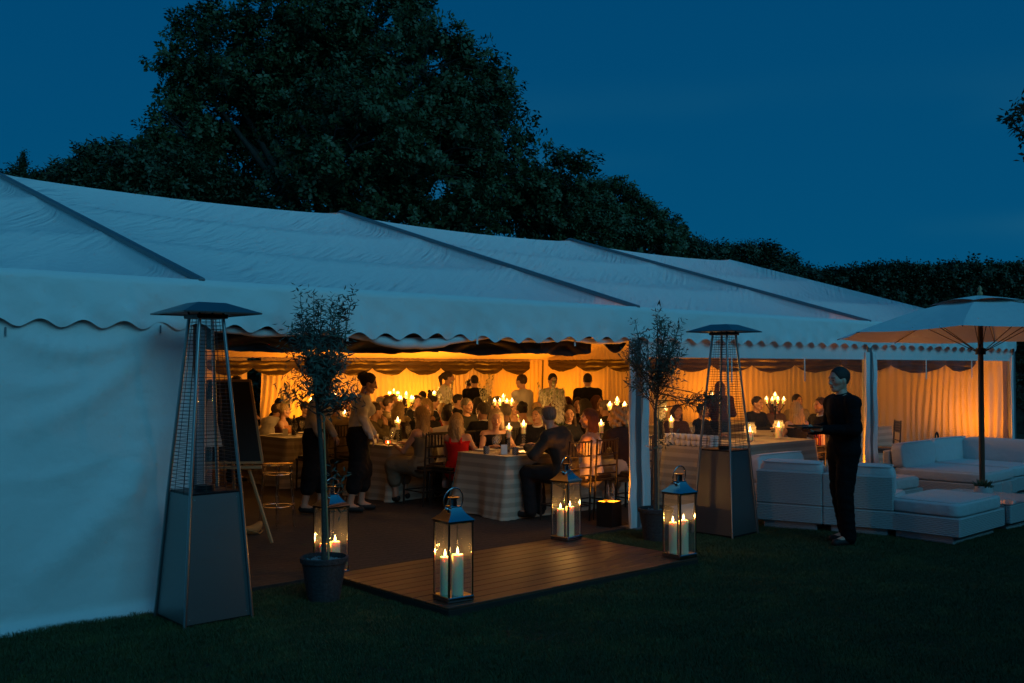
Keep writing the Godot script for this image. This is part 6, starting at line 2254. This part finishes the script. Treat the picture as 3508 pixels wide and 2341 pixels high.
	# guests: label, pose, x, depth, facing (0 = towards the lawn, PI = into the marquee), head height, looks
	var g := [
		["bald man in a dark grey suit with his back to the entrance", "man_lean", -0.26, 0.84, PI + 0.35, 1.17, {"hair": "bald", "hair_color": silver * 0.5, "top": grey, "turn": -0.5, "nod": 0.15}],
		["brown-haired woman in a white sleeveless dress on a ladder-back chair", "woman_sit", 0.22, 0.88, PI + 0.35, 1.14, {"hair": "bob", "hair_color": auburn, "top": Color(0.66, 0.60, 0.56), "kind": "tank", "turn": 0.7, "skin": Color(0.46, 0.27, 0.17)}],
		["curly blonde in a dark patterned top by the entrance post", "woman_lean", 0.88, 0.92, PI - 0.2, 1.12, {"hair": "curly", "hair_color": blond * 0.8, "top": Color(0.03, 0.02, 0.02), "turn": 0.6, "low": Color(0.4, 0.36, 0.3)}],
		["blonde woman in a red dress seen from behind at the nearest table", "woman_sit", -0.45, 2.50, 2.1, 1.06, {"hair": "wavy", "hair_color": blond, "top": Color(0.50, 0.012, 0.010), "kind": "tank", "turn": -0.3}],
		["smiling blonde with a fringe and black straps facing the entrance", "woman_lean", 0.10, 2.48, -0.45, 1.09, {"hair": "bob", "hair_color": pale, "top": black, "kind": "tank", "nod": 0.2, "turn": -0.2}],
		["man in a dark suit with a white collar turned to the left", "man_sit", 0.78, 2.46, -1.0, 1.10, {"hair": "short", "hair_color": silver * 0.45, "top": navy, "collar": true, "turn": -0.3}],
		["man in a grey suit bowing to the right beside the entrance post", "man_lean", 2.22, 2.46, 1.1, 1.11, {"hair": "short", "hair_color": brown * 1.4, "top": grey * 0.6, "collar": true, "nod": 0.3}],
		["blonde with long straight hair and an open-backed dress, seen from behind", "woman_sit", -0.62, 3.05, PI + 0.3, 1.13, {"hair": "long", "hair_color": blond, "top": Color(0.16, 0.14, 0.10), "kind": "tank"}],
		["leaning man in a white shirt with his back to the entrance", "man_lean", -0.12, 3.10, PI - 0.4, 1.06, {"hair": "short", "hair_color": dark, "top": white, "called": "shirt"}],
		["man in a dark jacket with cropped hair, his back to the entrance", "man_sit", 0.32, 3.04, PI + 0.1, 1.15, {"hair": "short", "hair_color": silver * 0.4, "top": navy, "collar": true}],
		["grey-haired guest in a grey shirt at the second table, back to the entrance", "man_sit", 0.80, 3.05, PI - 0.2, 1.12, {"hair": "short", "hair_color": silver, "top": Color(0.16, 0.15, 0.13), "called": "shirt"}],
		["man in an olive jacket with both hands at his mouth", "man_chin", -0.46, 4.60, 0.9, 1.12, {"hair": "short", "hair_color": brown, "top": olive_, "turn": 0.5}],
		["long-haired fair woman behind the open-backed blonde", "woman_sit", 0.10, 4.66, PI * 0.6, 1.09, {"hair": "long", "hair_color": blond * 0.7, "top": Color(0.05, 0.04, 0.04)}],
		["bald man with glasses in a dark jacket facing the entrance", "man_sit", 0.52, 4.60, -0.5, 1.09, {"hair": "bald", "hair_color": silver, "top": black, "collar": true}],
		["pale-haired guest at the third table behind the olive jacket", "woman_sit", 0.13, 5.30, PI, 1.11, {"hair": "short", "hair_color": pale, "top": Color(0.2, 0.17, 0.12)}],
		["dark-haired man in a tan jacket turned right at the third table", "man_sit", 1.38, 6.75, 1.2, 1.12, {"hair": "short", "hair_color": brown, "top": tan_}],
		["bearded-looking dark man far back, left of the first candelabra", "man_sit", 1.28, 7.46, 0.3, 1.14, {"hair": "short", "hair_color": dark, "top": black}],
		["guest with brown hair far back, behind the pale-haired guest", "man_sit", 2.44, 8.90, 0.2, 1.10, {"hair": "short", "hair_color": brown, "top": grey}],
		["red-faced bald guest far back, left of the first candelabra", "man_sit", 1.72, 7.48, 0.6, 1.12, {"hair": "bald", "hair_color": silver, "top": Color(0.05, 0.04, 0.04)}],
		["grey-haired guest at the fourth table, behind the first candelabra", "man_sit", 2.94, 8.90, -0.2, 1.10, {"hair": "short", "hair_color": silver * 0.6, "top": grey}],
		["man facing the entrance behind the first candelabra", "man_sit", 1.95, 6.75, -0.2, 1.14, {"hair": "short", "hair_color": brown, "top": black, "collar": true}],
		["dark-haired man in profile in a black jacket, right of the ponytailed waitress", "man_sit", 2.38, 6.77, 1.0, 1.12, {"hair": "short", "hair_color": dark, "top": black, "collar": true}],
		["dark-haired man under the photographer", "man_sit", 2.94, 6.80, 0.9, 1.14, {"hair": "short", "hair_color": dark, "top": black}],
		["grey-haired man at the second table, right of the dark jacket", "man_sit", 1.40, 4.62, 0.2, 1.15, {"hair": "short", "hair_color": silver * 0.7, "top": grey}],
		["dark-haired woman with a short bob at the third table", "woman_sit", 2.15, 5.32, PI * 0.8, 1.13, {"hair": "bob", "hair_color": dark, "top": Color(0.2, 0.17, 0.14)}],
		["guest with brown hair under the tallest candelabra", "man_sit", 1.90, 4.62, -0.4, 1.13, {"hair": "short", "hair_color": brown, "top": navy}],
		["smiling blonde with a pearl necklace and white top facing the entrance", "woman_sit", 2.32, 4.60, -0.5, 1.10, {"hair": "long", "hair_color": pale, "top": Color(0.55, 0.5, 0.42), "kind": "tank", "nod": 0.15}],
		["red-haired guest behind the large white flowers", "woman_sit", 1.74, 3.16, PI - 0.5, 1.13, {"hair": "bob", "hair_color": auburn * 1.5, "top": Color(0.08, 0.03, 0.02)}],
		["dark-haired woman in black at the second table, back to the entrance", "woman_sit", 2.50, 3.18, PI + 0.2, 1.15, {"hair": "long", "hair_color": dark, "top": black}],
		["grey-haired guest between the braided waitress and the white dress", "man_sit", 2.95, 3.18, PI, 1.12, {"hair": "short", "hair_color": silver * 0.7, "top": grey}],
		["black-haired guest in the back, under the braided waitress", "woman_sit", 3.76, 4.62, -0.8, 1.12, {"hair": "bob", "hair_color": dark, "top": black}],
		["brown-haired woman in the back, left of the black-suited man", "woman_sit", 4.26, 4.62, 0.3, 1.14, {"hair": "wavy", "hair_color": auburn, "top": Color(0.1, 0.05, 0.03)}],
		["dark man in a dark jacket far left, behind the white-shirted guest", "man_sit", 0.50, 8.90, 0.5, 1.08, {"hair": "short", "hair_color": dark, "top": black}],
		["guest in a white shirt far left at the fourth table", "man_lean", -0.45, 7.46, PI * 0.6, 1.03, {"hair": "short", "hair_color": brown, "top": white, "called": "shirt"}],
		["bare-shouldered fair woman with pinned-up hair at the third table", "woman_sit", -0.62, 6.74, 0.8, 1.06, {"hair": "updo", "hair_color": blond * 0.8, "top": Color(0.35, 0.15, 0.06), "kind": "tank", "turn": 0.4}],
		["man in a black jacket right of the bare-shouldered woman", "man_sit", 0.22, 7.46, 0.4, 1.04, {"hair": "short", "hair_color": brown, "top": black}],
		["dark-haired guest in black behind the stacked coffee cups", "man_sit", 4.30, 2.46, 0.3, 1.05, {"hair": "short", "hair_color": dark, "top": black}],
		["guest in brown behind the coffee cups, nearest the olive trunk", "woman_sit", 3.72, 2.48, -0.4, 1.04, {"hair": "bob", "hair_color": brown, "top": Color(0.06, 0.03, 0.02)}],
		["dark-haired guest seen through the window right of the heater", "man_sit", 5.74, 2.46, 0.0, 1.14, {"hair": "short", "hair_color": dark, "top": black}],
		["blonde woman in a black dress seen through the clear window", "woman_sit", 4.58, 0.86, PI - 0.4, 1.12, {"hair": "wavy", "hair_color": blond, "top": black, "kind": "tank"}],
		["brown-haired guest under the window candelabra", "woman_sit", 6.35, 2.46, -0.2, 1.10, {"hair": "bob", "hair_color": auburn, "top": Color(0.1, 0.06, 0.05)}],
		["dark-haired guest seen through the window behind the blonde in black", "man_sit", 7.05, 2.46, -0.3, 1.15, {"hair": "short", "hair_color": dark, "top": Color(0.25, 0.2, 0.12)}],
		["man in a black suit in profile seen through the clear window", "man_sit", 5.18, 0.86, -1.9, 1.17, {"hair": "short", "hair_color": brown, "top": black, "collar": true}]]
	for a in g:
		var o: Dictionary = a[6]
		var hy: float = kit[a[1]].J.head.y
		o["scale"] = clampf(a[5] / hy, 0.88, 1.03)
		person(a[0], a[1], Vector3(a[2], F, -a[3]), a[4], o)
	# the rest of the company, filling the rows
	var at_table := {3.18: "second table's near side", 4.62: "second table's far side", 5.32: "third table's near side", 6.78: "third table's far side", 7.46: "fourth table's near side", 8.92: "fourth table's far side", 9.56: "farthest table's near side", 2.47: "nearest table's far side"}
	var more := [[2.47, 1.45], [2.47, 2.75], [3.18, 1.26], [3.18, 2.08], [3.18, 3.42], [4.62, 0.95], [4.62, 2.80], [4.62, 3.28], [5.32, -0.55], [5.32, 0.62], [5.32, 1.12], [5.32, 1.62], [5.32, 2.68], [5.32, 3.20], [5.32, 3.75], [5.32, 4.3], [6.78, 0.02], [6.78, 0.50], [6.78, 0.95], [6.78, 3.42], [6.78, 3.92], [6.78, 4.4], [7.46, 0.78], [7.46, 2.25], [7.46, 2.75], [7.46, 3.25], [7.46, 3.9], [7.46, 4.45], [8.92, 1.5], [8.92, 1.98], [8.92, 3.45], [8.92, 4.0], [8.92, 4.6], [9.56, 2.6], [9.56, 3.4], [9.56, 4.2], [9.56, 5.0], [9.56, 5.7]]
	rng.seed = 77
	var tops := [[black, "black"], [navy, "navy"], [white, "white"], [grey, "dark grey"], [tan_, "tan"], [Color(0.25, 0.03, 0.03), "dark red"], [Color(0.05, 0.09, 0.16), "blue"], [Color(0.42, 0.38, 0.30), "cream"]]
	var hairs := [[dark, "dark"], [brown, "brown"], [silver, "grey"], [blond, "fair"], [auburn, "reddish"]]
	var seen := {}
	for a in more:
		var near: bool = a[0] in [3.18, 5.32, 7.46, 9.56]
		var lady := rng.randf() < 0.45
		var tp: Array = tops[rng.randi() % tops.size()]
		var hr: Array = hairs[rng.randi() % hairs.size()]
		var style: String = (["bob", "long", "wavy", "updo", "curly"] if lady else ["short", "short", "bald"])[rng.randi() % (5 if lady else 3)]
		var pose: String = (["woman_sit", "woman_lean"] if lady else ["man_sit", "man_lean", "man_sit"])[rng.randi() % (2 if lady else 3)]
		var turn := rng.randf_range(-0.9, 0.9)
		var n: int = seen.get(a[0], 0)
		seen[a[0]] = n + 1
		var word: String = ["first", "second", "third", "fourth", "fifth", "sixth", "seventh", "eighth"][n]
		person("%s-haired %s in %s, %s in from the left at the %s" % [hr[1], "woman" if lady else "man", tp[1], word, at_table[a[0]]], pose, Vector3(a[1], F, -a[0]), (PI if near else 0.0) + rng.randf_range(-0.5, 0.5), {"hair": style, "hair_color": hr[0], "top": tp[0], "turn": turn, "nod": rng.randf_range(-0.05, 0.3), "kind": "tank" if lady and rng.randf() < 0.4 else "sleeved", "scale": rng.randf_range(0.88, 0.97)})
	# the photographer's camera
	var c := thing("camera_body", "black camera held up by the photographer at the back", "camera", Vector3(3.75, 1.455, -7.30) + Vector3(sin(PI * 0.9), 0, cos(PI * 0.9)) * 0.24, PI * 0.9)
	var cb := MB.new()
	cb.box(Vector3.ZERO, Vector3(0.14, 0.10, 0.06), 0.012)
	cb.box(Vector3(0, 0.06, 0), Vector3(0.06, 0.03, 0.05), 0.008)
	made(c, "housing", cb, M.black_metal)
	var le := MB.new()
	le.rod(Vector3(0, 0, 0.03), Vector3(0, 0, 0.15), 0.038, 0.042, 16)
	made(c, "lens", le, M.black_metal)
